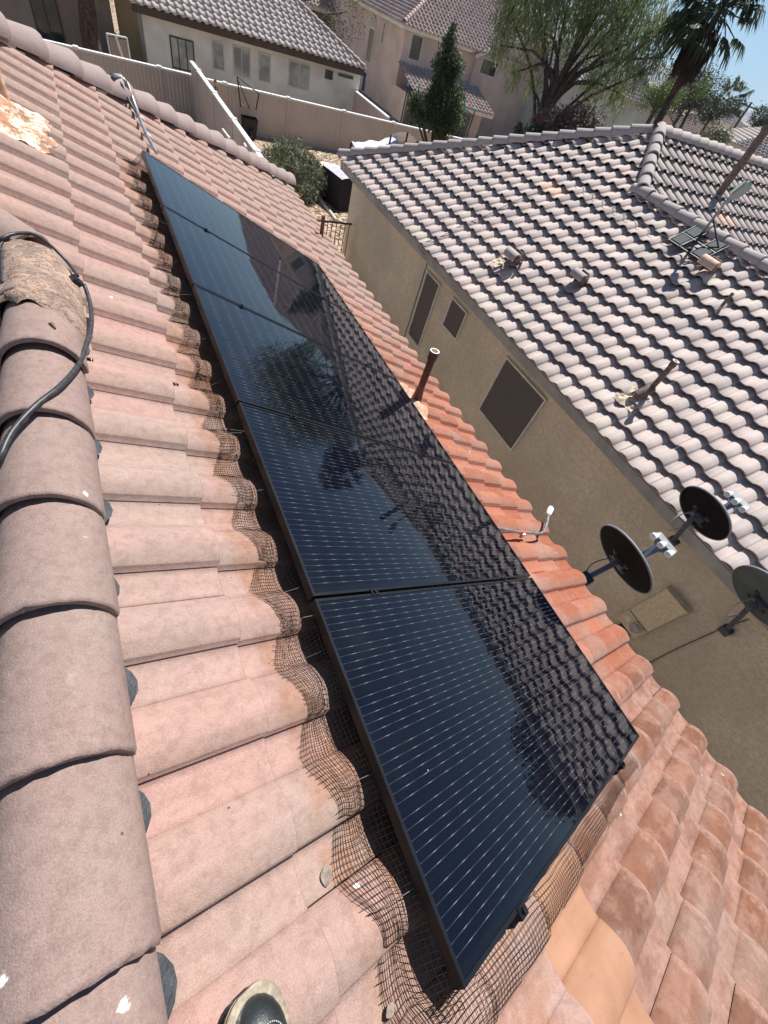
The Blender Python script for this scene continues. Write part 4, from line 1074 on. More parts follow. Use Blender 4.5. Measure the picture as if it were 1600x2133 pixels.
# ------------------------------------------------------------------ satellite dishes
DE, DA = R(31), R(-4)
DN = Vector((math.cos(DE)*math.cos(DA), math.cos(DE)*math.sin(DA), math.sin(DE)))
DU = Vector((0, 0, 1)).cross(DN).normalized(); DV = DN.cross(DU)
def dish(c, r, label, back, foot, wall=True, lettering=False, lnb=True, fr=0.48, fv=0.18):
    c = Vector(c); o = thing('satellite_dish', foot, label, 'satellite dish', 'satellite dishes between the two houses')
    n, mr = 40, 7; vs = []
    for side in (0, 1):
        for i in range(mr+1):
            q_ = i/mr
            for j in range(n):
                a = 2*PI*j/n
                dep = 0.055*(q_*q_-1)
                off = -0.010 if side else 0.0
                vs.append(c + (DU*math.cos(a)*1.0 + DV*math.sin(a))*r*max(q_, 0.02) + DN*(dep+off))
    mb = MB(); K = (mr+1)*n
    fs = [(i*n+j, i*n+(j+1) % n, (i+1)*n+(j+1) % n, (i+1)*n+j) for i in range(mr) for j in range(n)]
    mb.add(vs[:K], fs, 0, True); mb.add(vs[K:], [f[::-1] for f in fs], 1, True)
    mb.build('reflector', [M_DISHF, back], o)
    mb = MB(); pts = [c + (DU*math.cos(2*PI*j/n) + DV*math.sin(2*PI*j/n))*r for j in range(n+1)]
    vs = []
    for j in range(n):
        a = 2*PI*j/n; d = DU*math.cos(a) + DV*math.sin(a)
        for (q_, h) in ((r-0.004, 0.003), (r+0.006, 0.003), (r+0.006, -0.018), (r-0.002, -0.018)): vs.append(c + d*q_ + DN*h)
    mb.add(vs, [(4*j+k_, 4*((j+1) % n)+k_, 4*((j+1) % n)+(k_+1) % 4, 4*j+(k_+1) % 4) for j in range(n) for k_ in range(4)], 0, True)
    mb.build('rim', simple('rim_grey', (0.17, 0.19, 0.22), 0.6), o)
    # mount behind the dish
    hub = c - DN*0.10 - DV*0.02
    mb = MB(); m_ = Matrix((DN, DU, DV)).transposed()
    mb.box(hub + DN*0.03, (0.05, 0.15, 0.13), m_, bev=0.01)
    for a in (-1, 1):
        for b_ in (-1, 1): mb.box(hub + DN*0.04 + DU*a*0.08 + DV*b_*0.075, (0.03, 0.05, 0.05), m_, bev=0.008)
    mb.build('bracket', M_DGREY, o)
    ft_ = Vector(foot); elb = hub - DN*0.05
    mb = MB(); mb.tube([elb + DN*0.05, elb, elb + (ft_-elb)*0.25, ft_], 0.026, 12); mb.build('mast', M_BLUEG if lettering else M_DGREY, o)
    mb = MB(); mb.box(ft_, (0.10, 0.12, 0.10), None, bev=0.01); mb.build('foot_plate', M_DGREY, o)
    # looping cable
    lp = [hub + DU*0.02, hub + DU*0.05 - DN*0.10 + Vector((0, 0, 0.10)), hub - DN*0.28 + Vector((-0.02, 0.06, 0.14)), hub - DN*0.33 + Vector((0, 0, 0.02)), elb + (ft_-elb)*0.3]
    MB().tube(smooth(lp, 6), 0.005, 6).build('cable', M_BLACK if lettering else simple('grey_cable', (0.4, 0.38, 0.34), 0.5), o)
    if lnb:
        lc = c + DN*fr - DV*fv; rb = c - DV*(r-0.01) + DN*0.0
        mb = MB(); d = (lc - rb); w1, w2 = 0.022, 0.038
        nrm = d.normalized().cross(DU)
        mb.prism([rb - DU*w1, rb + DU*w1, lc + DU*w2, lc - DU*w2], nrm*0.022)
        arm = mb.build('arm', M_BLUEG, o)
        mb = MB(); mb.prism([rb - DU*(w1+.002) + d*0.02, rb + DU*(w1+.002) + d*0.02, rb + DU*(w1+.004) + d*0.16, rb - DU*(w1+.004) + d*0.16], nrm*0.026)
        o2 = mb.build('arm_collar', M_WHITE, arm)
        if lettering:
            tx = bpy.data.curves.new('letters', 'FONT'); tx.body = 'AT'; tx.size = 0.055; tx.extrude = 0.0015; tx.align_x = 'CENTER'; tx.align_y = 'CENTER'
            tx.materials.append(M_WHITE)
            # face whichever side the arm shows
            zf = -nrm.normalized() if (CAM-lc).dot(-nrm) > 0 else nrm.normalized()
            xf = d.normalized(); yf = zf.cross(xf)
            to = bpy.data.objects.new('arm_letters', tx); COL.objects.link(to)
            dg = bpy.context.evaluated_depsgraph_get()
            me = bpy.data.meshes.new_from_object(to.evaluated_get(dg)); bpy.data.objects.remove(to)
            p_ = rb + d*0.45 + (nrm*0.011) + zf*0.013
            M4 = Matrix((xf, yf, zf)).transposed().to_4x4(); M4.translation = p_ - world_loc(arm)
            me.transform(M4); me.materials.clear(); me.materials.append(M_WHITE)
            lo = bpy.data.objects.new('arm_lettering', me); COL.objects.link(lo); lo.parent = arm
        mb = MB(); mb.prism([lc - DU*0.13 - d.normalized()*0.02, lc + DU*0.13 - d.normalized()*0.02, lc + DU*0.115 + d.normalized()*0.03, lc - DU*0.115 + d.normalized()*0.03], nrm*0.03)
        mb.build('feed_bar', M_WHITE, o)
        mb = MB(); mb.prism([lc - DU*0.038 - d.normalized()*0.10, lc + DU*0.038 - d.normalized()*0.10, lc + DU*0.12 - d.normalized()*0.018, lc - DU*0.12 - d.normalized()*0.018], nrm*0.018)
        mb.build('feed_web', M_BLUEG, o)
        tgt = (c - lc).normalized()
        for a in (-0.105, 0.0, 0.105):
            b0 = lc + DU*a + DV*0.015
            mb = MB(); mb.tube([b0 + tgt*0.0, b0 + tgt*0.03, b0 + tgt*0.055, b0 + tgt*0.085], [0.014, 0.020, 0.033, 0.034], 14)
            q_ = mb.build('feed_horn', M_WHITE, o)
            mb = MB(); mb.tube([b0 + tgt*0.0855, b0 + tgt*0.0875], 0.027, 14); mb.build('horn_face', simple('horn_grey', (0.42, 0.43, 0.44), 0.6), q_)
    return o
c1_ = at_x(1303, 1163, 3.3); dish(c1_, 0.355, 'dark backed satellite dish on the eave of the pink roof, white feed arm', M_DISHB, at_x(1218, 1206, 2.93), lettering=True)
c2_ = at_x(1468, 1068, 4.5); dish(c2_, 0.312, 'black backed satellite dish standing out over the neighbour fascia', M_DISHB, at_x(1403, 1127, 4.93)+Vector((-0.02, 0, 0)))
c3_ = at_x(1597, 1247, 4.5); d3 = dish(c3_, 0.355, 'green grey backed satellite dish cut by the right edge of the photo', M_DISHG, at_x(1512, 1313, WX-0.05), lnb=True)

# ================================================================== GROUND
mb = MB(); NG = 60
xs = list(np.linspace(-60, 90, 31)); 
vs = []; mb.add([(-7000, -7000, ZG), (7000, -7000, ZG), (7000, 7000, ZG), (-7000, 7000, ZG)], [(0, 1, 2, 3)])
tag(mb.build('ground', M_GRAV, origin=(0, 0, ZG)), kind='structure')
mb = MB(); mb.add([(2.3, -6, ZG+.012), (5.1, -6, ZG+.012), (5.1, 10.6, ZG+.012), (2.3, 10.6, ZG+.012)], [(0, 1, 2, 3)])
tag(mb.build('path', simple('pale_concrete', (0.50, 0.48, 0.44), 0.9, var=0.1, bump=0.3)), kind='structure')
# mountains far off
k = NT('mountain_rock', 0.95); k.color(k.mix(k.ramp(k.noise(0.004, 5), 0.35, 0.65), (0.16, 0.13, 0.12), (0.24, 0.20, 0.18)))
mb = MB(); NA_ = 150; vs = []
for i in range(NA_+1):
    a = R(10 + 90*i/NA_)
    hh = 90 + 200*abs(mn.noise(Vector((a*7, 1.3, 0)))) + 90*abs(mn.noise(Vector((a*23, 4, 0)))) + 25*mn.noise(Vector((a*70, 4, 0)))
    hh *= 0.22 + 0.42*max(0, math.sin((a-R(30))*2.6))
    for q_, (d, hz) in enumerate(((2500, 0), (2750, 0.45), (3000, 1), (3400, 0))):
        vs.append((math.cos(a)*d, math.sin(a)*d, ZG - 2 + hh*hz*(1 + (0.25*mn.noise(Vector((a*40, d*.01, 0))) if q_ == 1 else 0))))
mb.add(vs, [(i*4+j, (i+1)*4+j, (i+1)*4+j+1, i*4+j+1) for i in range(NA_) for j in range(3)], 0, False)
tag(mb.build('mountains', k.m), kind='structure')

# ================================================================== WALLS AND YARD
def wall_thing(a, b, z0, z1, th, label, cap=True, name='block_wall', mat=None, capw=0.10, pil=True):
    a = Vector((a[0], a[1], z0)); b = Vector((b[0], b[1], z0)); d = (b-a); L_ = d.length; d.normalize(); nrm = Vector((-d.y, d.x, 0))
    o = thing(name, (a+b)/2, label, 'wall')
    mb = MB(); m_ = Matrix((d, nrm, Vector((0, 0, 1)))).transposed()
    mb.box((a+b)/2 + Vector((0, 0, (z1-z0)/2)), (L_, th, z1-z0), m_); mb.build('panel', mat or M_BLOCK, o)
    if cap:
        mb = MB(); mb.box((a+b)/2 + Vector((0, 0, z1-z0+0.025)), (L_, th+capw*0.5, 0.05), m_, bev=0.008); mb.build('coping', M_WHITE, o)
    if pil:
        t = 1.2
        while t < L_:
            mb = MB(); mb.box(a + d*t + Vector((0, 0, (z1-z0)/2)) - nrm*0.0, (0.14, th+0.05, z1-z0+0.02), m_); mb.build('joint_post', M_BLOCK, o)
            mb = MB(); mb.box(a + d*t + Vector((0, 0, z1-z0+0.035)), (0.16, th+0.09, 0.085), m_, bev=0.01); mb.build('post_cap', M_WHITE, o)
            t += 2.55
    return o
ZT = -2.80
wall_thing((-9, 23.72), (3.5, 23.72), ZG, ZT, 0.12, 'ribbed beige rear wall with white coping behind the left yard')
wall_thing((3.5, 23.72), (34, 23.72), ZG, ZT-0.02, 0.12, 'long ribbed beige rear wall with white coping behind the gravel yard')
wall_thing((3.52, 23.6), (3.52, 11.0), ZG, -2.42, 0.10, 'side wall with bright white coping dividing the two back yards')
wall_thing((12.15, 24.0), (12.15, 34.0), ZG, -2.72, 0.14, 'plain beige wall stub between the white house and the rose house', pil=False, mat=M_STUCP)
# gate between the houses
gt = thing('gate', (4.3, 11.5, ZG), 'narrow bronze metal bar gate between the two houses', 'gate')
for z in (-2.68, -4.0):
    mb = MB(); mb.box((4.05, 11.5, z), (2.0, 0.035, 0.035)); mb.build('gate_rail', M_FASCB, gt)
for i in range(17):
    mb = MB(); mb.box((3.1 + i*0.118, 11.5, -3.38), (0.016, 0.016, 1.38)); mb.build('bar', M_FASCB, gt)

# foliage helpers ---------------------------------------------------
def leaves(mb, cs, n, size, seed, squash=1.0, long=2.2, droop=0.0, hollow=0.35):
    """cs: list of (centre, radius) clumps; n leaf quads spread through them"""
    g = np.random.default_rng(seed)
    wts = np.array([r**2.2 for _, r in cs]); wts /= wts.sum()
    idx = g.choice(len(cs), n, p=wts)
    C_ = np.array([tuple(c) for c, _ in cs])[idx]; R_ = np.array([r for _, r in cs])[idx]
    d = g.normal(size=(n, 3)); d /= np.linalg.norm(d, axis=1)[:, None]
    rad = R_*(hollow + (1-hollow)*g.random(n)**0.6)*(1 + 0.35*g.normal(size=n)*0.4)
    P_ = C_ + d*rad[:, None]*np.array([1, 1, squash])
    a = g.normal(size=(n, 3)) + np.array([0, 0, -droop]); a /= np.linalg.norm(a, axis=1)[:, None]
    b = np.cross(a, g.normal(size=(n, 3))); b /= (np.linalg.norm(b, axis=1)[:, None] + 1e-9)
    s = size*(0.6 + 0.8*g.random(n))[:, None]
    q = np.stack([P_ - a*s*long*0.5, P_ + b*s*0.5, P_ + a*s*long*0.5, P_ - b*s*0.5], 1).reshape(-1, 3)
    o = len(mb.v); mb.v.extend(map(tuple, q.tolist()))
    for i in range(n):
        mb.f.append((o+4*i, o+4*i+1, o+4*i+2, o+4*i+3))
    mb.mi.extend([0]*n); mb.sm.extend([False]*n)
def limb_tree(name, base, label, cat, clumps, trunk_r, lmat, n, size, seed, long=2.2, droop=0, squash=1.0, fork=0.35, group=None, trunk_to=None, hollow=0.35):
    o = thing(name, base, label, cat, group); g = random.Random(seed)
    base = Vector(base); top = Vector(trunk_to) if trunk_to else sum((Vector(c) for c, r in clumps), Vector())/len(clumps)
    mb = MB(); fk = base.lerp(top, fork)
    mb.tube([base - Vector((0, 0, .1)), base.lerp(fk, .5) + Vector((g.uniform(-.1, .1), g.uniform(-.1, .1), 0)), fk], [trunk_r, trunk_r*0.85, trunk_r*0.7], 9)
    for c, r in clumps:
        c = Vector(c); st_ = base.lerp(fk, g.uniform(0.62, 1.0)) if fork >= 1 else fk
        m1 = st_.lerp(c, .5) + Vector((g.uniform(-.2, .2), g.uniform(-.2, .2), g.uniform(-.1, .25)))*r*0.5 + (Vector((0, 0, .35)) if fork >= 1 else Vector())
        m0 = st_.lerp(m1, .5) + Vector((0, 0, .15 if fork >= 1 else 0))
        mb.tube([st_, m0, m1, c, c + (c-m1)*0.15], [trunk_r*0.5, trunk_r*0.42, trunk_r*0.30, trunk_r*0.16, trunk_r*0.05], 6)
    mb.build('trunk', M_BARK, o)
    mb = MB(); leaves(mb, clumps, n, size, seed, squash, long, droop, hollow); mb.build('crown', lmat, o)
    return o
def polar(az, dist, z): return Vector((CAM.x + dist*math.cos(R(az)), CAM.y + dist*math.sin(R(az)), z))
def pix(px, py, dist):
    r = ray(px, py); h_ = math.hypot(r.x, r.y); return CAM + r*(dist/h_)

# palm tree ---------------------------------------------------------
def fan_frond(mb, base, d, L_, sz, g, mi=0):
    """petiole plus a fan of narrow blades"""
    d = Vector(d).normalized(); mid = base + d*L_ + Vector((0, 0, -0.12*L_))
    mb.tube([base, base.lerp(mid, .5)+Vector((0, 0, 0.05*L_)), mid], [0.022, 0.018, 0.012], 4, mi)
    side = d.cross(Vector((0, 0, 1)))
    if side.length < 0.1: side = Vector((1, 0, 0))
    side.normalize(); nb_ = 19
    for i in range(nb_):
        a = -1.5 + 3.0*i/(nb_-1) + g.uniform(-.05, .05)
        bd = (d*math.cos(a) + side*math.sin(a)).normalized(); ln = sz*(0.75+0.35*math.cos(a*0.7))*g.uniform(.85, 1.1)
        p1 = mid + bd*ln*0.55; p2 = mid + bd*ln*0.78 + Vector((0, 0, -ln*g.uniform(.15, .5))); 
        wv = bd.cross(Vector((0, 0, 1))).normalized()*0.055*sz
        mb.add([mid, p1 + wv, p2, p1 - wv], [(0, 1, 2, 3)], mi)
def fan_palm(name, base, top, tr, crown, label, seed, n=46, dead=50, skirt=1.6, group=None):
    g = random.Random(seed); base = Vector(base); top = Vector(top)
    o = thing(name, base, label, 'palm tree', group)
    mb = MB(); k_ = 14
    mb.tube([base.lerp(top, i/k_) + Vector((0.02*math.sin(i), 0, 0)) for i in range(k_+1)], [tr*(1.25-0.5*i/k_ + 0.06*(i % 2)) for i in range(k_+1)], 12); mb.build('trunk', M_PALMB, o)
    mb = MB(); n0 = n
    for i in range(n0):
        a = g.uniform(0, 2*PI); e = g.uniform(-0.75, 1.35)
        d = Vector((math.cos(a)*math.cos(e), math.sin(a)*math.cos(e), math.sin(e)))
        fan_frond(mb, top + Vector((0, 0, g.uniform(-.2, .1))), d, crown*g.uniform(.40, .60), crown*g.uniform(.5, .62), g)
    mb.build('crown', L_PALM, o)
    if dead:
        mb = MB()
        for i in range(dead):
            a = g.uniform(0, 2*PI); t = g.random()
            p = top + Vector((0, 0, -0.1 - skirt*t*0.75)); r_ = tr + 0.04
            d = Vector((math.cos(a)*0.35, math.sin(a)*0.35, -1))
            fan_frond(mb, p + Vector((math.cos(a), math.sin(a), 0))*r_*(1.5-t*0.6), d, crown*0.16*(1-0.4*t), crown*0.36, g)
        mb.build('dead_frond_skirt', L_DEAD, o)
    return o
pb_ = polar(37.6, 22.0, ZG); ptop = pix(1503, 14, 22.0)
pbx = pix(1372, 262, 22.0); 
fan_palm('fan_palm', (pbx.x, pbx.y, ZG), (ptop.x, ptop.y, ptop.z), 0.13, 1.45, 'tall fan palm with brown dead skirt against the blue sky', 41, n=48, dead=56, skirt=1.25)
q = pix(1520, 212, 120); fan_palm('fan_palm', (q.x, q.y, ZG), (q.x, q.y, q.z), 0.35, 4.0, 'tiny distant palm on the skyline near the utility pole', 42, n=30, dead=10, skirt=1)
q = pix(180, 60, 27.2)
fan_palm('fan_palm', (q.x, q.y, ZG), (q.x+0.3, q.y, -0.55), 0.28, 1.7, 'stout shaggy palm before the brown house at top left', 43, n=40, dead=20, skirt=0.8)
q = at_z(228, 118, ZG)
mb = MB(); g = random.Random(3)
q = Vector((1.2, 26.0, ZG))
for i in range(46):
    a = g.uniform(0, 2*PI); e = g.uniform(0.35, 1.4); d = Vector((math.cos(a)*math.cos(e), math.sin(a)*math.cos(e), math.sin(e))); L_ = g.uniform(.9, 1.7)
    w_ = d.cross(Vector((0, 0, 1))).normalized()*0.03
    m1 = q + d*L_*0.55; m2 = q + d*L_ + Vector((0, 0, -0.25*L_)); mb.add([q - w_*.6, q + w_*.6, m1 + w_, m1 - w_, m2], [(0, 1, 2, 3), (3, 2, 4)])
tag(mb.build('agave_plant', L_YEL), 'spiky yellow green plant behind the rear wall by the white gate', 'plant')

# big weeping mesquite, pine, others
D = 21.5
cl = [(pix(a, b_, D + dd), r) for a, b_, r, dd in ((1065, 30, .7, 0), (1045, 95, .5, .2), (1100, -20, 1.0, .5), (1120, 60, .7, -.4), (1170, -10, 1.1, 0), (1215, 50, .8, .5), (1250, -10, 1.0, .4), (1290, 40, .8, -.3), (1330, 0, .9, .3), (1350, 70, .7, 0), (1385, 60, .55, .3), (1075, 150, .45, 0), (1110, 180, .4, 0), (1260, 110, .7, .3), (1310, 120, .75, 0), (1240, 175, .6, 0), (1290, 195, .6, .5), (1340, 150, .5, 0), (1375, 120, .45, .2), (1180, 130, .4, .5), (1200, -90, 1.6, 0), (1320, -80, 1.4, 0), (1100, -110, 1.3, 0))]
bs = pix(1120, 270, D); fkp = pix(1160, 175, D)
limb_tree('mesquite_tree', (bs.x, bs.y, ZG), 'large airy mesquite tree with weeping branches behind the grey roof', 'tree', cl, 0.15, L_MESQ, 24000, 0.032, 51, long=6.5, droop=2.2, fork=1.0, hollow=0.0, trunk_to=fkp, squash=1.25)
D = 23.2
cl = [(pix(a, b_, D), r) for a, b_, r in ((944, 60, .16), (938, 82, .28), (935, 108, .40), (918, 135, .36), (948, 140, .36), (930, 165, .45), (912, 180, .38), (900, 205, .42), (945, 205, .5), (868, 208, .3), (862, 228, .3), (905, 240, .55), (945, 245, .5), (925, 265, .5), (880, 245, .3))]
bs = pix(925, 290, D)
limb_tree('pine_tree', (bs.x, bs.y, ZG), 'dark narrow pine tree in front of the rose two storey house', 'tree', cl, 0.16, L_PINE, 13000, 0.045, 52, long=2.6, fork=0.3, hollow=0.0)
q = at_z(612, 395, ZG)
# grey-green shrub in the gravel
base = Vector((6.2, 18.9, ZG))
cl = [(base + Vector(p), r) for p, r in (((-.7, .0, .55), .55), ((-.1, 0, .7), .6), ((.3, -.5, .6), .5), ((-.4, .7, .55), .5), ((-1.1, -.6, .45), .4), ((.1, -1.4, .5), .5), ((-.5, -1.0, .6), .5), ((-.9, 0.8, .4), .35), ((-.3, -1.9, .35), .35))]
limb_tree('sage_shrub', base, 'bushy grey green shrub growing in the gravel yard beside the white coping', 'shrub', cl, 0.05, L_SAGE, 9000, 0.032, 53, long=4.6, fork=0.2, hollow=0.0)
for i in range(1): pass
# shrubs and palms behind the hip of the grey roof
q = pix(1120, 240, 19.5)
fan_palm('fan_palm', (q.x, q.y, ZG), (q.x, q.y, -1.4), 0.15, 1.25, 'low bushy fan palm under the mesquite tree left side', 44, n=40, dead=0)
q = pix(1290, 235, 19.5)
fan_palm('fan_palm', (q.x, q.y, ZG), (q.x, q.y, -0.9), 0.14, 1.1, 'drooping fan palm under the mesquite tree right side', 45, n=34, dead=14, skirt=.8)
q = pix(1195, 280, 20)
limb_tree('oleander_bush', (q.x, q.y, ZG), 'pink flowering oleander behind the grey hip tiles', 'shrub', [(Vector((q.x, q.y, q.z)), .8), (Vector((q.x-.7, q.y+.5, q.z-.2)), .7)], .05, L_PNK, 5000, .05, 55)
for px_, py_, dist, r_, lm, lab, sd_ in ((1385, 200, 34, .75, L_GREEN, 'bright green bushy tree left of the tall palm trunk', 61), (1418, 192, 36, .85, L_GREEN, 'bright green bushy tree right of the tall palm trunk', 62),
        (1468, 205, 48, 1.3, L_DARK, 'dark rounded tree behind the utility poles', 63), (1500, 228, 55, .9, L_DARK, 'small dark tree right of the rounded tree', 64), (1590, 258, 90, 1.6, L_DARK, 'low dark tree line at the right horizon edge', 65), (1442, 195, 46, 1.1, L_DARK, 'dark tree beside the bright green trees', 66), (655, 8, 38, 2.0, L_DARK, 'green tree behind the white house roof', 67)):
    c = pix(px_, py_, dist); g = random.Random(sd_)
    cl = [(c + Vector((g.uniform(-1, 1), g.uniform(-1, 1), g.uniform(-.7, .5)))*r_, r_*g.uniform(.5, .8)) for _ in range(6)]
    limb_tree('broadleaf_tree', (c.x, c.y, ZG), lab, 'tree', cl, 0.15, lm, 5000, 0.022*dist/20, sd_, fork=0.9, group='trees beyond the roofs')
c = pix(1473, 276, 24); g = random.Random(9)
limb_tree('scrub_bush', (c.x, c.y, ZG), 'sparse brown green bush in front of the far tiled roofs', 'shrub', [(c + Vector((g.uniform(-1, 1), g.uniform(-1, 1), g.uniform(-.6, .5)))*.5, .35) for _ in range(6)], .05, L_SAGE, 1800, .03, 70, long=3)
# tree off to the right, mirrored in the nearest panel
c = Vector((19.0, -2.4, 0.4)); g = random.Random(10)
limb_tree('broadleaf_tree', (19, -2.4, ZG), 'dark tree to the right, seen only mirrored in the nearest panel', 'tree', [(c + Vector((g.uniform(-1, 1), g.uniform(-1, 1), g.uniform(-.9, .8)))*1.5, 1.0) for _ in range(12)], .2, L_DARK, 16000, .07, 71)

# ================================================================== FAR HOUSES
def roof_quad(name, parent, o0, du, dv, lu, lv, mat, clips=(), W=0.30, E=0.34, seed=1, deck=True, A=0.05):
    """o0: top left corner; du unit vector down the slope, dv unit vector along; tiles over lu x lv"""
    o0 = Vector(o0); du = Vector(du).normalized(); dv = Vector(dv).normalized(); n_ = du.cross(dv)
    if n_.z < 0: n_ = -n_
    F = lambda u, v, h: o0 + du*u + dv*v + n_*h
    mb = MB(); tile_field(mb, F, [W*i for i in range(int(lv/W)+1)], [E*(i+1) for i in range(int(lu/E)+1)], W, E, A=A, fine=False, lift=0.05, th=0.05, jit=0.006, seed=seed)
    c = [F(0, 0, -.01), F(lu, 0, -.01), F(lu, lv, -.01), F(0, lv, -.01)]
    mb.add(c, [(0, 1, 2, 3)], 2)
    o = mb.build(name, [mat, mat, M_DECK], parent)
    if clips: clip(o, clips)
    return o
TF = 0.45
def rect_on(pl, tl, br, t=0.05, name='window', parent=None, mat=None, frame=M_WFR, proud=0.03, mull=0, axis='y', sill=False):
    """window given by two world corners on a wall plane; axis is the wall's normal axis"""
    a = Vector(tl); b = Vector(br)
    i = 0 if axis == 'y' else 1; w0, w1 = sorted((a[i], b[i])); z0, z1 = sorted((a.z, b.z))
    def bx(lo, hi, zl, zh, d):
        s_ = Vector(((hi-lo), d, zh-zl)) if axis == 'y' else Vector((d, (hi-lo), zh-zl))
        c = Vector(((lo+hi)/2, pl, (zl+zh)/2)) if axis == 'y' else Vector((pl, (lo+hi)/2, (zl+zh)/2))
        return c, s_
    mb = MB()
    for q_ in ((w0, w0+t, z0, z1), (w1-t, w1, z0, z1), (w0+t, w1-t, z0, z0+t), (w0+t, w1-t, z1-t, z1)):
        mb.box(*bx(*q_, proud*2))
    for m_ in range(mull):
        x_ = w0 + (w1-w0)*(m_+1)/(mull+1); mb.box(*bx(x_-t*.4, x_+t*.4, z0+t, z1-t, proud*2-.004))
    fr_ = mb.build(name, frame, parent)
    mb = MB(); mb.box(*bx(w0+t, w1-t, z0+t, z1-t, proud)); mb.build('pane', mat or M_GLASS, fr_)
    return fr_
# --- pale single storey house behind the wall
h1 = thing('pale_house', (7.4, 32, ZG), 'pale single storey house with grey barrel tile roof behind the rear wall', 'house')
Y1 = 28.0
zt1 = at_y(560, 88, Y1).z
x0 = at_y(303, 90, Y1).x; x1 = at_y(747, 190, Y1).x
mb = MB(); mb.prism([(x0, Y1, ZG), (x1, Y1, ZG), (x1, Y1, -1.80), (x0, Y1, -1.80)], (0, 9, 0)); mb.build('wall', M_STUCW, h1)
e0 = at_y(760, 145, Y1-0.45)
zE1 = e0.z; xr = e0.x; xl = x0-0.35
ct_ = math.cos(math.atan(TF))
roof_quad('tiled_roof', h1, (xr+0.05, Y1-0.45+5.2, zE1+5.2*TF+.03), (0, -1, -TF), (-1, 0, 0), 5.2/ct_, xr-xl+.1, M_FAR, clips=[((xr, Y1-0.45, 0), (s2, s2, 0))], seed=71)
roof_quad('tiled_roof', h1, (xr-5.2, Y1-0.45, zE1+5.2*TF), (1, 0, -TF), (0, 1, 0), 5.2/ct_, 10, M_FAR, clips=[((xr, Y1-0.45, 0), (-s2, -s2, 0))], seed=72)
cap_row('hip_cap', h1, (xr, Y1-0.45, zE1+.04), (xr-5.2, Y1-0.45+5.2, zE1+5.2*TF+.04), .36, .12, M_FAR2, seed=35)
mb = MB(); mb.box(((xl+xr)/2, Y1-0.40, zE1-0.13), (xr-xl, 0.05, 0.22)); mb.box((xr-.03, Y1+4.5, zE1-.13), (.05, 9.8, .22)); mb.box(((xl+xr)/2, Y1-0.2, zE1-0.21), (xr-xl, 0.4, 0.02)); mb.build('fascia', M_FASCB, h1)
def w1(tl, br, **kw): return rect_on(Y1-0.0, at_y(*tl, Y1), at_y(*br, Y1), parent=h1, **kw)
w1((352, 72), (408, 153), mull=2, mat=M_GLASSP, name='sliding_door', frame=simple('black_frame', (0.05, 0.05, 0.05), .6))
w1((440, 82), (469, 150), mat=M_GLASSP); w1((484, 92), (522, 165), mull=1, mat=M_GLASSP); w1((538, 107), (563, 174), mat=M_GLASSP)
w1((602, 123), (643, 190), mull=1, mat=M_GLASSP); w1((678, 144), (692, 167), t=.03, frame=M_FASCB); w1((705, 151), (735, 166), t=.03, frame=M_FASCB)
# --- rose two storey house
h2 = thing('rose_house', (22, 40, ZG), 'rose stucco two storey house with arched windows and tiled roofs', 'house')
Y2 = 34.0; cA = at_y(848, 50, Y2); cB = at_y(994, 104, Y2); X2 = cA.x
ze = cA.z
YW = Y2 - 0.25; XW1 = cB.x + 7.6; TW = 0.42; XM = (cB.x + XW1)/2; zpk = ze - .1 + (XM-cB.x)*TW
mb = MB()
mb.add([(X2, Y2+16, ZG), (X2, Y2, ZG), (cB.x, Y2, ZG), (XW1-.1, Y2, ZG), (XW1-.1, Y2+16, ZG), (X2, Y2+16, ze-.1), (X2, Y2, ze-.1), (cB.x, Y2, ze-.1), (XW1-.1, Y2, ze-.1), (XW1-.1, Y2+16, ze-.1)],
       [(0, 1, 6, 5), (1, 2, 7, 6), (2, 3, 8, 7), (3, 4, 9, 8), (4, 0, 5, 9), (5, 6, 7, 8, 9)])
mb.prism([(cB.x, YW, ZG), (XW1, YW, ZG), (XW1, YW, ze-.1), (XM, YW, zpk), (cB.x, YW, ze-.1)], (0, 3, 0)); mb.build('wall', M_STUCP, h2)
T2 = 0.42; c2t = math.cos(math.atan(T2)); ov = .45
roof_quad('tiled_roof', h2, (X2-ov, Y2-ov+8, ze+8*T2), (0, -1, -T2), (1, 0, 0), 8/c2t, 17, M_FAR2, clips=[((X2-ov, Y2-ov, 0), (-s2, s2, 0)), ((XW1+3.5, Y2-ov, 0), (s2, s2, 0))], seed=81)
roof_quad('tiled_roof', h2, (X2-ov+8, Y2-ov, ze+8*T2), (-1, 0, -T2), (0, 1, 0), 8/c2t, 17, M_FAR2, clips=[((X2-ov, Y2-ov, 0), (s2, -s2, 0))], seed=82)
cap_row('hip_cap', h2, (X2-ov, Y2-ov, ze+.04), (X2-ov+8, Y2-ov+8, ze+8*T2+.04), .36, .13, M_FAR2, seed=36)
mb = MB(); mb.box(((X2+cB.x)/2-.2, Y2-ov+.03, ze-.10), (cB.x-X2+ov*1.6, .05, .20)); mb.box((X2-ov+.03, Y2+8, ze-.10), (.05, 17, .20))

for sg in (-1, 1):
    xe_ = XM + sg*(XM-cB.x+.35); mb.prism([(xe_, YW-.32, zpk-(abs(xe_-XM))*TW-.12), (XM, YW-.32, zpk-.12), (XM, YW-.32, zpk+.10), (xe_, YW-.32, zpk-(abs(xe_-XM))*TW+.10)], (0, .05, 0))
    roof_quad('tiled_roof', h2, (XM, YW-.28, zpk+.06), (sg, 0, -TW), (0, 1, 0), (XM-cB.x+.35)/c2t, 8.5, M_FAR2, seed=86+sg)
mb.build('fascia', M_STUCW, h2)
rect_on(Y2, at_y(859, 66, Y2), at_y(870, 131, Y2) + Vector((.1, 0, 0)), parent=h2, t=.09)
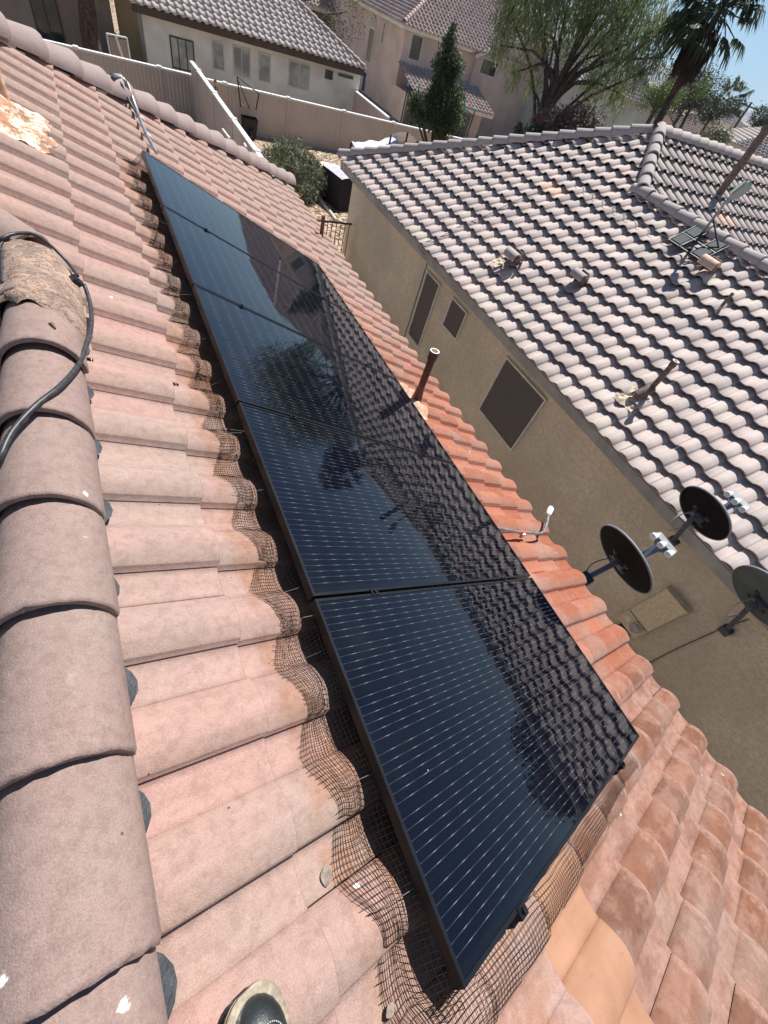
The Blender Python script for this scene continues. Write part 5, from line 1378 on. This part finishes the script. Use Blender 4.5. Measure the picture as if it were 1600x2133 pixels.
# arched window and narrow windows on the side wall
def side2(tl, br, arch=False, **kw):
    a = at_x(*tl, X2); b_ = at_x(*br, X2); w_ = rect_on(X2, a, b_, parent=h2, axis='x', t=.09, **kw)
    if arch:
        y0_, y1_ = sorted((a.y, b_.y)); zt = max(a.z, b_.z); r_ = (y1_-y0_)/2; cy_ = (y0_+y1_)/2
        pts_ = [(X2-.03, cy_ + r_*math.cos(PI*i/12), zt + r_*math.sin(PI*i/12)) for i in range(13)]
        MB().prism(pts_, (.06, 0, 0)).build('arch_light', M_GLASSP, w_)
        MB().tube([Vector(p_) for p_ in pts_], .045, 5).build('arch_frame', M_WFR, w_)
side2((783, 60), (760, 128), arch=True); side2((806, 45), (793, 92)); side2((766, 150), (752, 190), name='door')
rect_on(YW, at_y(1006, 117, YW), at_y(1023, 163, YW) + Vector((.25, 0, 0)), parent=h2, t=.09)
# lower lean-to roof
YL = Y2-2.9
tlp = at_y(832, 130, Y2-.05); trp = at_y(972, 172, Y2-.05); blp = at_y(862, 183, YL); brp = at_y(1026, 250, YL)
zt_ = (tlp.z+trp.z)/2; zb_ = (blp.z+brp.z)/2; dl = Vector((0, YL-Y2, zb_-zt_))
roof_quad('lean_to_roof', h2, (tlp.x, Y2-.05, zt_), dl, (1, 0, 0), dl.length, brp.x-tlp.x, M_FAR2, seed=83)
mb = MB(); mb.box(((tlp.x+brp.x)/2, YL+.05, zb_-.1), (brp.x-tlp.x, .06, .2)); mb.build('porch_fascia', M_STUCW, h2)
mb = MB(); mb.box(((blp.x+brp.x)/2, (YL+Y2)/2+.4, (ZG+zb_)/2-.1), (brp.x-blp.x-.4, 1.8, zb_-ZG-.2)); mb.build('porch_wall', M_STUCP, h2)
# --- brown house at the top left
h3 = thing('brown_house', (-2, 36, ZG), 'brown stucco house with dark sliding glass doors at top left', 'house')
Y3 = 29.5
MB().box((-4.0, Y3+3, (ZG+1.2)/2), (11.0, 6, 1.2-ZG+0.0)).build('wall', M_STUCB, h3)
a = at_y(55, -20, Y3); b_ = at_y(133, 70, Y3)
rect_on(Y3, Vector((a.x, Y3, -1.6)), Vector((b_.x, Y3, ZG+.15)), parent=h3, mull=1, name='sliding_door', frame=simple('bronze_frame', (.06, .045, .04), .5), mat=M_GLASS)
MB().box((-4.0, Y3+.0, -1.15), (11.6, .9, .12)).build('patio_roof', M_STUCB, h3)
# garage-coloured yellow wall and barrel in that yard
tag(MB().box((at_y(277, 60, 29.8).x, 29.8, (ZG-1.9)/2), (1.1, .3, -1.9-ZG)).build('yellow_wall_pier', stucco('ochre_stucco', (.55, .42, .24))), 'ochre stucco wall pier left of the pale house', 'wall')
b0_ = at_y(238, 62, 28.6)
br = thing('barrel', (b0_.x, 28.6, ZG), 'black upright barrel grill in the gravel behind the rear wall', 'barrel')
MB().tube([(b0_.x, 28.6, ZG), (b0_.x, 28.6, ZG+.15), (b0_.x, 28.6, ZG+1.05), (b0_.x, 28.6, ZG+1.2)], [.25, .30, .30, .18], 16).build('drum', M_BLACK, br)
MB().tube([(b0_.x-.2, 28.4, ZG+1.2), (b0_.x, 28.4, ZG+1.3), (b0_.x+.2, 28.4, ZG+1.2)], .03, 6).build('handle', M_BLACK, br)
gw = thing('white_gate', (at_y(242, 95, 25.5).x, 25.5, ZG), 'white metal gate frame behind the rear wall at left', 'gate')
A_ = at_y(222, 70, 25.5); B_ = at_y(264, 79, 25.5)
mb = MB(); mb.tube([A_, B_], .03, 6); mb.tube([A_, (A_.x, 25.5, ZG)], .03, 6); mb.tube([B_, (B_.x, 25.5, ZG)], .03, 6); mb.build('frame', M_WHITE, gw)
MB().tube([A_.lerp(B_, .45), (B_.x-.05, 25.4, ZG+.2)], .05, 6).build('brace', M_WHITE, gw)
MB().box(((A_.x+B_.x)/2, 25.5, (A_.z+ZG)/2), (B_.x-A_.x-.08, .02, A_.z-ZG-.1)).build('gate_panel', M_STUCB, gw)
# --- brown house with carport between the pale and rose houses
h4 = thing('carport_house', (22, 52, ZG), 'house with rose tiled roof and dark brown wall seen above the hip', 'house')
Y4 = 46.0; a = at_y(681, 20, Y4); b_ = at_y(742, 42, Y4)
MB().box(((a.x+b_.x)/2-.2, Y4+3, (ZG+a.z)/2), (b_.x-a.x+2.6, 6, a.z-ZG)).build('wall', simple('dark_brown_wall', (.20, .12, .09), .9), h4)  # wall in its own dark brown
roof_quad('tiled_roof', h4, (a.x-1.5, Y4-.6+6, a.z+.1+6*.45), (0, -1, -.45), (1, 0, 0), 6/math.cos(math.atan(.45)), b_.x-a.x+4, M_FAR2, seed=85)
MB().box(((a.x+b_.x)/2, Y4-.55, a.z-.05), (b_.x-a.x+3.6, .06, .3)).build('fascia', M_STUCW, h4)
# --- generic far gabled or hipped houses on the right
def far_house(name, c, wx, wy, rz, zew, tf, label, wallm, roofm, wins=(), seed=1, hip=True):
    o = thing(name, (c[0], c[1], ZG), label, 'house'); M_ = Matrix.Rotation(rz, 3, 'Z'); c = Vector((c[0], c[1], 0))
    T = lambda x, y, z: c + M_ @ Vector((x, y, 0)) + Vector((0, 0, z))
    mb = MB(); mb.box(T(0, 0, (ZG+zew)/2), (wx-.8, wy-.8, zew-ZG), M_); mb.build('wall', wallm, o)
    run = wy/2; zr_ = zew + run*tf; ctt = math.cos(math.atan(tf)); nx = lambda x, y: (M_ @ Vector((x, y, 0)))
    e = wx/2; inset = run if hip else 0
    cl_ = lambda lst: [(T(px_, py_, 0), nx(a_, b_)) for px_, py_, a_, b_ in lst]
    roof_quad('tiled_roof', o, T(-e, 0, zr_), nx(0, -1)+Vector((0, 0, -tf)), nx(1, 0), run/ctt, wx, roofm, clips=cl_([(-e, -run, -s2, s2), (e, -run, s2, s2)]) if hip else (), seed=seed)
    roof_quad('tiled_roof', o, T(e, 0, zr_), nx(0, 1)+Vector((0, 0, -tf)), nx(-1, 0), run/ctt, wx, roofm, clips=cl_([(-e, run, -s2, -s2), (e, run, s2, -s2)]) if hip else (), seed=seed+1)
    if hip:
        roof_quad('tiled_roof', o, T(-e+run, run, zr_), nx(-1, 0)+Vector((0, 0, -tf)), nx(0, -1), run/ctt, wy, roofm, clips=cl_([(-e, run, s2, s2), (-e, -run, s2, -s2)]), seed=seed+2)
        roof_quad('tiled_roof', o, T(e-run, -run, zr_), nx(1, 0)+Vector((0, 0, -tf)), nx(0, 1), run/ctt, wy, roofm, clips=cl_([(e, run, -s2, s2), (e, -run, -s2, -s2)]), seed=seed+3)
        cap_row('ridge_cap', o, T(-e+run, 0, zr_+.04), T(e-run, 0, zr_+.04), 1.2, .14, roofm, seed=seed)
    else:
        for sg in (-1, 1):
            mb = MB(); mb.prism([T(sg*(e-.45), -run+.4, zew-.1), T(sg*(e-.45), run-.4, zew-.1), T(sg*(e-.45), 0, zr_-.25)], nx(sg*.05, 0)); mb.build('gable', wallm, o)
    for (x_, z_, w_, h_, side) in wins:
        mb = MB()
        if side == 'S': mb.box(T(x_, -wy/2+.38, z_), (w_, .08, h_), M_)
        else: mb.box(T(-wx/2+.38, x_, z_), (.08, w_, h_), M_)
        mb.build('window', M_GLASS, o)
    return o
c = pix(1388, 238, 46); far_house('sage_house', (c.x-4.0, c.y+4.5), 9.5, 9, R(-4), c.z, .5, 'pale sage house with hipped tile roof behind the mesquite', M_STUCG, M_FAR, wins=((1.2, -3.0, .9, 2.4, 'S'), (-2, -2.6, 1.2, 1.2, 'S')), seed=101)
ra = pix(1392, 229, 60); rb = at_z(1534, 283, ra.z); dd_ = rb-ra
c = (ra+rb)/2; far_house('tan_gabled_house', (c.x, c.y), dd_.length, 12, math.atan2(dd_.y, dd_.x), ra.z-6*.42, .42, 'long rose tiled gabled house beyond the tall palm', M_STUCP, M_FAR2, seed=111, hip=False)
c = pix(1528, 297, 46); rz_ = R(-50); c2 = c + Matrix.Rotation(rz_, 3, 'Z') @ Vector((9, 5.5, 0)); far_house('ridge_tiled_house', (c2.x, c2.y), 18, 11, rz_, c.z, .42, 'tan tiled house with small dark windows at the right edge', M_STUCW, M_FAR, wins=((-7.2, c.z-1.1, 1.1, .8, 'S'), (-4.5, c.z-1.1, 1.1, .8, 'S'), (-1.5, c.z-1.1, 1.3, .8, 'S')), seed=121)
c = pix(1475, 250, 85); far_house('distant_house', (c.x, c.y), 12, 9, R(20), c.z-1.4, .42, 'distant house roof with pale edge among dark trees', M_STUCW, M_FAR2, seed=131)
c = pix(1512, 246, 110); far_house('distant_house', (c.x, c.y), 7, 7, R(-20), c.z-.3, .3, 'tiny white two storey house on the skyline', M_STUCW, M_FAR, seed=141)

# ================================================================== YARD THINGS
# grill under a cover
gb = at_z(706, 448, ZG); G0 = Vector((7.2, 17.4, ZG))
o = thing('covered_grill', G0, 'covered barbecue grill, black sides and sunlit grey top, by the olive wall', 'grill')
m_ = Matrix.Rotation(R(12), 3, 'Z')
bm = bmesh.new(); bmesh.ops.create_cube(bm, size=1); bmesh.ops.subdivide_edges(bm, edges=bm.edges[:], cuts=6, use_grid_fill=True)
mb = MB(); vs = []
for v in bm.verts:
    p = v.co.copy(); z = p.z+.5; fl_ = 1.0 + .10*(1-z) + .02*math.sin(12*math.atan2(p.y, p.x))*(1-z); p = Vector((p.x*.72*fl_, p.y*1.25*fl_, z*1.0))
    if z > .95: p.z += -.10*abs(v.co.x)*1.5 + .02*mn.noise(v.co*5)
    vs.append(G0 + m_ @ p)
bm.verts.index_update()
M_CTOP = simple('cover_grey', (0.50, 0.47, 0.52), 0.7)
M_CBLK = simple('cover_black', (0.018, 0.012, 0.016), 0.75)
mb.v = [tuple(v) for v in vs]
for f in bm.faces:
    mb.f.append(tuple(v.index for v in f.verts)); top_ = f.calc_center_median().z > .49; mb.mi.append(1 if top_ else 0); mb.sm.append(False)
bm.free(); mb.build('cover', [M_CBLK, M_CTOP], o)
mb = MB(); mb.tube([G0 + m_ @ Vector((.62, -.5, .5)), G0 + m_ @ Vector((.62, .45, .5))], .33, 16); mb.build('gas_tank', simple('green_tank', (.12, .15, .13), .5), o)
# toy truck
tq = at_z(680, 372, ZG); o = thing('toy_truck', tq, 'yellow and black toy digger truck lying by the gravel border', 'toy')
MB().box(tq + Vector((-.05, .15, .32)), (.42, .36, .16), Matrix.Rotation(.5, 3, 'X'), bev=.03).build('dump_bed', simple('toy_yellow', (.72, .40, .03), .4), o)
MB().box(tq + Vector((.05, -.12, .22)), (.36, .30, .14), bev=.02).build('chassis', M_BLACK, o)
for dx, dy in ((-.2, -.2), (.22, -.2), (-.2, .12), (.22, .12)):
    w_ = MB().tube([tq + Vector((dx-.04, dy, .11)), tq + Vector((dx+.04, dy, .11))], .11, 14).build('wheel', M_BLACK, o)
    MB().tube([tq + Vector((dx-.045, dy, .11)), tq + Vector((dx+.045, dy, .11))], .05, 10).build('hub', simple('toy_brown', (.35, .18, .05), .5), w_)
# concrete kerb edging and patch of darker ground
kb = [at_z(a, b_, ZG) for a, b_ in ((690, 362), (720, 362), (750, 366))]
tag(MB().tube([p + Vector((0, 0, .05)) for p in smooth(kb, 4)], .09, 8).build('kerb_edging', simple('kerb_concrete', (.55, .5, .44), .9, bump=.6)), 'pale curved concrete edging behind the covered grill', 'edging')
kb = [at_z(a, b_, ZG) for a, b_ in ((655, 395), (665, 412), (672, 425), (690, 448), (700, 462))]
tag(MB().tube([p + Vector((0, 0, .04)) for p in smooth(kb, 4)], .06, 8).build('kerb_edging', MATS['kerb_concrete']), 'pale straight concrete edging left of the covered grill', 'edging')
# border stones
g = random.Random(6)
for i in range(14):
    p = at_z(640 + g.uniform(-14, 40), 330 + g.uniform(-10, 60), ZG); mb = MB(); r_ = g.uniform(.08, .17)
    bm = bmesh.new(); bmesh.ops.create_icosphere(bm, subdivisions=2, radius=r_)
    for v in bm.verts: v.co *= 1 + .35*mn.noise(v.co*8 + Vector((i, 0, 0)))
    bm.verts.index_update(); mb.add([p + Vector((v.co.x, v.co.y, v.co.z*.6+.05)) for v in bm.verts], [[v.index for v in f.verts] for f in bm.faces], 0, True); bm.free()
    tag(mb.build('rock', simple('rock_brown', (.30, .22, .17), .9, var=.3)), 'rounded brown rock at the edge of the gravel by the shrub', 'rock', 'rocks scattered beside the shrub')
# wheelbarrow leaning on the far wall
o = thing('wheelbarrow', (6.2, 23.2, ZG), 'black wheelbarrow standing upended against the rear wall', 'wheelbarrow')
A_ = at_y(519, 250, 23.2); wb = Vector((A_.x, 23.1, ZG))
vs = [wb + Vector(p)*.8 for p in ((-.28, -.1, .05), (.28, -.1, .05), (.32, .25, .1), (-.32, .25, .1), (-.36, -.25, .85), (.36, -.25, .85), (.38, .3, .85), (-.38, .3, .85))]
mb = MB(); mb.add(vs, [(0, 1, 2, 3), (0, 4, 5, 1), (1, 5, 6, 2), (2, 6, 7, 3), (3, 7, 4, 0)]); mb.build('tray', M_CBLK, o)
mb = MB(); mb.tube([wb + Vector((-.3, .2, .9)), wb + Vector((-.4, .25, 1.75))], .025, 6); mb.tube([wb + Vector((.3, .2, .9)), wb + Vector((.45, .3, 1.4))], .025, 6); mb.tube([wb + Vector((-.4, .25, 1.75)), wb + Vector((.45, .3, 1.4))], .02, 6); mb.tube([wb + Vector((-.3, .2, 1.0)), wb + Vector((.05, .2, .9)), wb + Vector((-.4, .25, 1.7))], .018, 6)
mb.build('handle_frame', M_BLACK, o)
MB().tube([wb + Vector((-.04, -.1, .2)), wb + Vector((.04, -.1, .2))], .2, 16).build('wheel', M_BLACK, o)
# small dark cypress beside side wall, garden light, hose reel
A_ = at_y(453, 262, 22.6)
cl = [(Vector((A_.x, 22.6, ZG+.3+.22*i)), .26-.035*i) for i in range(7)]
limb_tree('conifer_shrub', (A_.x, 22.6, ZG), 'small near black conifer against the wall left of the white coping', 'shrub', cl, .03, L_PINE, 2600, .03, 91)
A_ = at_y(461, 224, 23.6)
o = thing('garden_light', (A_.x, 23.55, A_.z-.05), 'round white bulkhead light on the rear wall', 'light')
MB().tube([(A_.x, 23.65, A_.z), (A_.x, 23.52, A_.z)], .10, 14).build('lamp_body', M_WHITE, o)
# low white rail pieces in front of the side wall
for i, (a, b_, lab) in enumerate((((464, 270), (479, 290), 'short white rail stub left of the side wall, upper one'), ((509, 300), (513, 308), 'short white rail stub low down beside the side wall'))):
    p, q_ = at_x(*a, 3.2), at_x(*b_, 3.2)
    tag(MB().tube([p, q_], .035, 8).build('white_rail', M_WHITE), lab, 'rail')
# covered hot tub with silver tarp behind the grey hip
o = thing('tarp_cover', (13.6, 18.6, ZG), 'silver tarpaulin cover stretched over a frame behind the grey hip', 'tarp')
M_TARP = simple('silver_tarp', (.62, .62, .68), .35, var=.10, scale=3, bump=.8, bscale=3)
def tp(px, py, z): return at_z(px, py, z)
for quad, nm in ((((732, 296, -3.0), (815, 286, -2.9), (850, 310, -3.0), (745, 318, -3.1)), 'cover'), (((815, 281, -2.7), (850, 275, -2.5), (870, 293, -2.9), (828, 297, -3.0)), 'cover')):
    P4 = [tp(*q_) for q_ in quad]; mb = MB(); vs = []; N_ = 12
    for i in range(N_+1):
        for j in range(N_+1):
            s_, t_ = i/N_, j/N_; p = P4[0].lerp(P4[1], s_).lerp(P4[3].lerp(P4[2], s_), t_); vs.append(p + Vector((0, 0, .10*mn.noise(p*1.1) + .04*mn.noise(p*3.3))))
    mb.add(vs, [(i*(N_+1)+j, i*(N_+1)+j+1, (i+1)*(N_+1)+j+1, (i+1)*(N_+1)+j) for i in range(N_) for j in range(N_)], 0, True); mb.build(nm, M_TARP, o)
    for p in P4: MB().tube([p, (p.x, p.y, ZG)], .04, 6).build('post', M_BLACK, o)
# trampoline with safety net
o = thing('trampoline', (15.8, 25.2, ZG), 'trampoline with dark safety net and teal tipped poles before the pine', 'trampoline')
C0 = Vector((16.0, 25.9, 0)); RT = 1.75; PZ_ = [ -1.75 ]
mb = MB(); vs = []; n_ = 40
tipz = []
for j in range(n_): 
    a = 2*PI*j/n_; vs += [(C0.x + RT*math.cos(a), C0.y + RT*math.sin(a), -3.4), (C0.x + RT*math.cos(a), C0.y + RT*math.sin(a), -2.0)]
k = NT('net_fabric', .9); k.color((.012, .02, .018)); tr = k.n('ShaderNodeBsdfTransparent'); mx = k.n('ShaderNodeMixShader'); mx.inputs[0].default_value = .55
k.l(tr.outputs[0], mx.inputs[1]); k.l(k.b.outputs[0], mx.inputs[2]); k.l(mx.outputs[0], k.t.nodes['Material Output'].inputs[0])
mb.add(vs, [(2*j, 2*((j+1) % n_), 2*((j+1) % n_)+1, 2*j+1) for j in range(n_)], 0, True); mb.build('safety_net', k.m, o)
M_TEAL = simple('teal_cap', (.05, .42, .42), .4)
for j in range(8):
    a = 2*PI*(j+.3)/8; p = C0 + Vector((math.cos(a)*RT*1.04, math.sin(a)*RT*1.04, 0))
    pl_ = MB().tube([(p.x, p.y, ZG), (p.x, p.y, -1.8)], .03, 6).build('pole', M_BLACK, o)
    MB().tube([(p.x, p.y, -1.86), (p.x, p.y, -1.74)], .055, 8).build('pole_tip', M_TEAL, pl_)
MB().tube([(C0.x, C0.y, -3.45), (C0.x, C0.y, -3.38)], RT, 32).build('mat', M_BLACK, o)
# utility poles and wires
def upole(px, py, pbx_, pby, dist, label, arms=0, r_=.14):
    t = pix(px, py, dist); o = thing('utility_pole', (t.x, t.y, ZG), label, 'utility pole', 'utility poles on the skyline')
    MB().tube([(t.x, t.y, ZG), t], [r_*1.3, r_], 8).build('pole', M_BARK, o)
    d = Vector((-math.sin(R(37)), math.cos(R(37)), 0))
    for i in range(arms):
        z_ = t.z - .35 - i*.9
        MB().box((t.x, t.y, z_), (2.4, .12, .12), Matrix((d, Vector((d.y, -d.x, 0)), Vector((0, 0, 1)))).transposed()).build('crossarm', M_BARK, o)
    return t
t1_ = upole(1468, 145, 0, 0, 70, 'utility pole with several crossarms right behind the palm skirt', 3)
t2_ = upole(1494, 202, 0, 0, 110, 'short thin utility pole in the middle of the three', 0, .16)
t3_ = upole(1566, 213, 0, 0, 80, 'plain leaning-looking utility pole at the right by the mountains', 1, .12)
far_l = pix(1360, 108, 75); far_r = pix(1680, 262, 90)
for i, (a, b_, lab) in enumerate(((far_l, t1_ + Vector((0, 0, -.3)), 'upper power line span left of the pole'), (t1_ + Vector((0, 0, -.3)), t3_ + Vector((0, 0, .0)), 'upper power line span between the utility poles'), (t1_ + Vector((0, 0, -1.3)), t3_ + Vector((0, 0, -.6)), 'lower power line span between the utility poles'), (t3_, far_r, 'power line span running off to the right'))):
    pts_ = [a.lerp(b_, s_/8) + Vector((0, 0, -.7*(1-(2*s_/8-1)**2))) for s_ in range(9)]
    tag(MB().tube(pts_, .02, 4).build('power_line', M_DGREY), lab, 'power line')

# ================================================================== AIR
k = bpy.data.materials.new('haze_air'); k.use_nodes = True; t_ = k.node_tree
t_.nodes.remove(t_.nodes['Principled BSDF'])
pv = t_.nodes.new('ShaderNodeVolumePrincipled'); pv.inputs['Density'].default_value = 0.00014; pv.inputs['Color'].default_value = (0.5, 0.76, 1.0, 1); pv.inputs['Anisotropy'].default_value = 0.1
t_.links.new(pv.outputs[0], t_.nodes['Material Output'].inputs['Volume'])
mb = MB(); mb.box((0, 0, 197), (14600, 14600, 404)); tag(mb.build('haze', k, origin=(0, 0, -5.2)), kind='stuff')
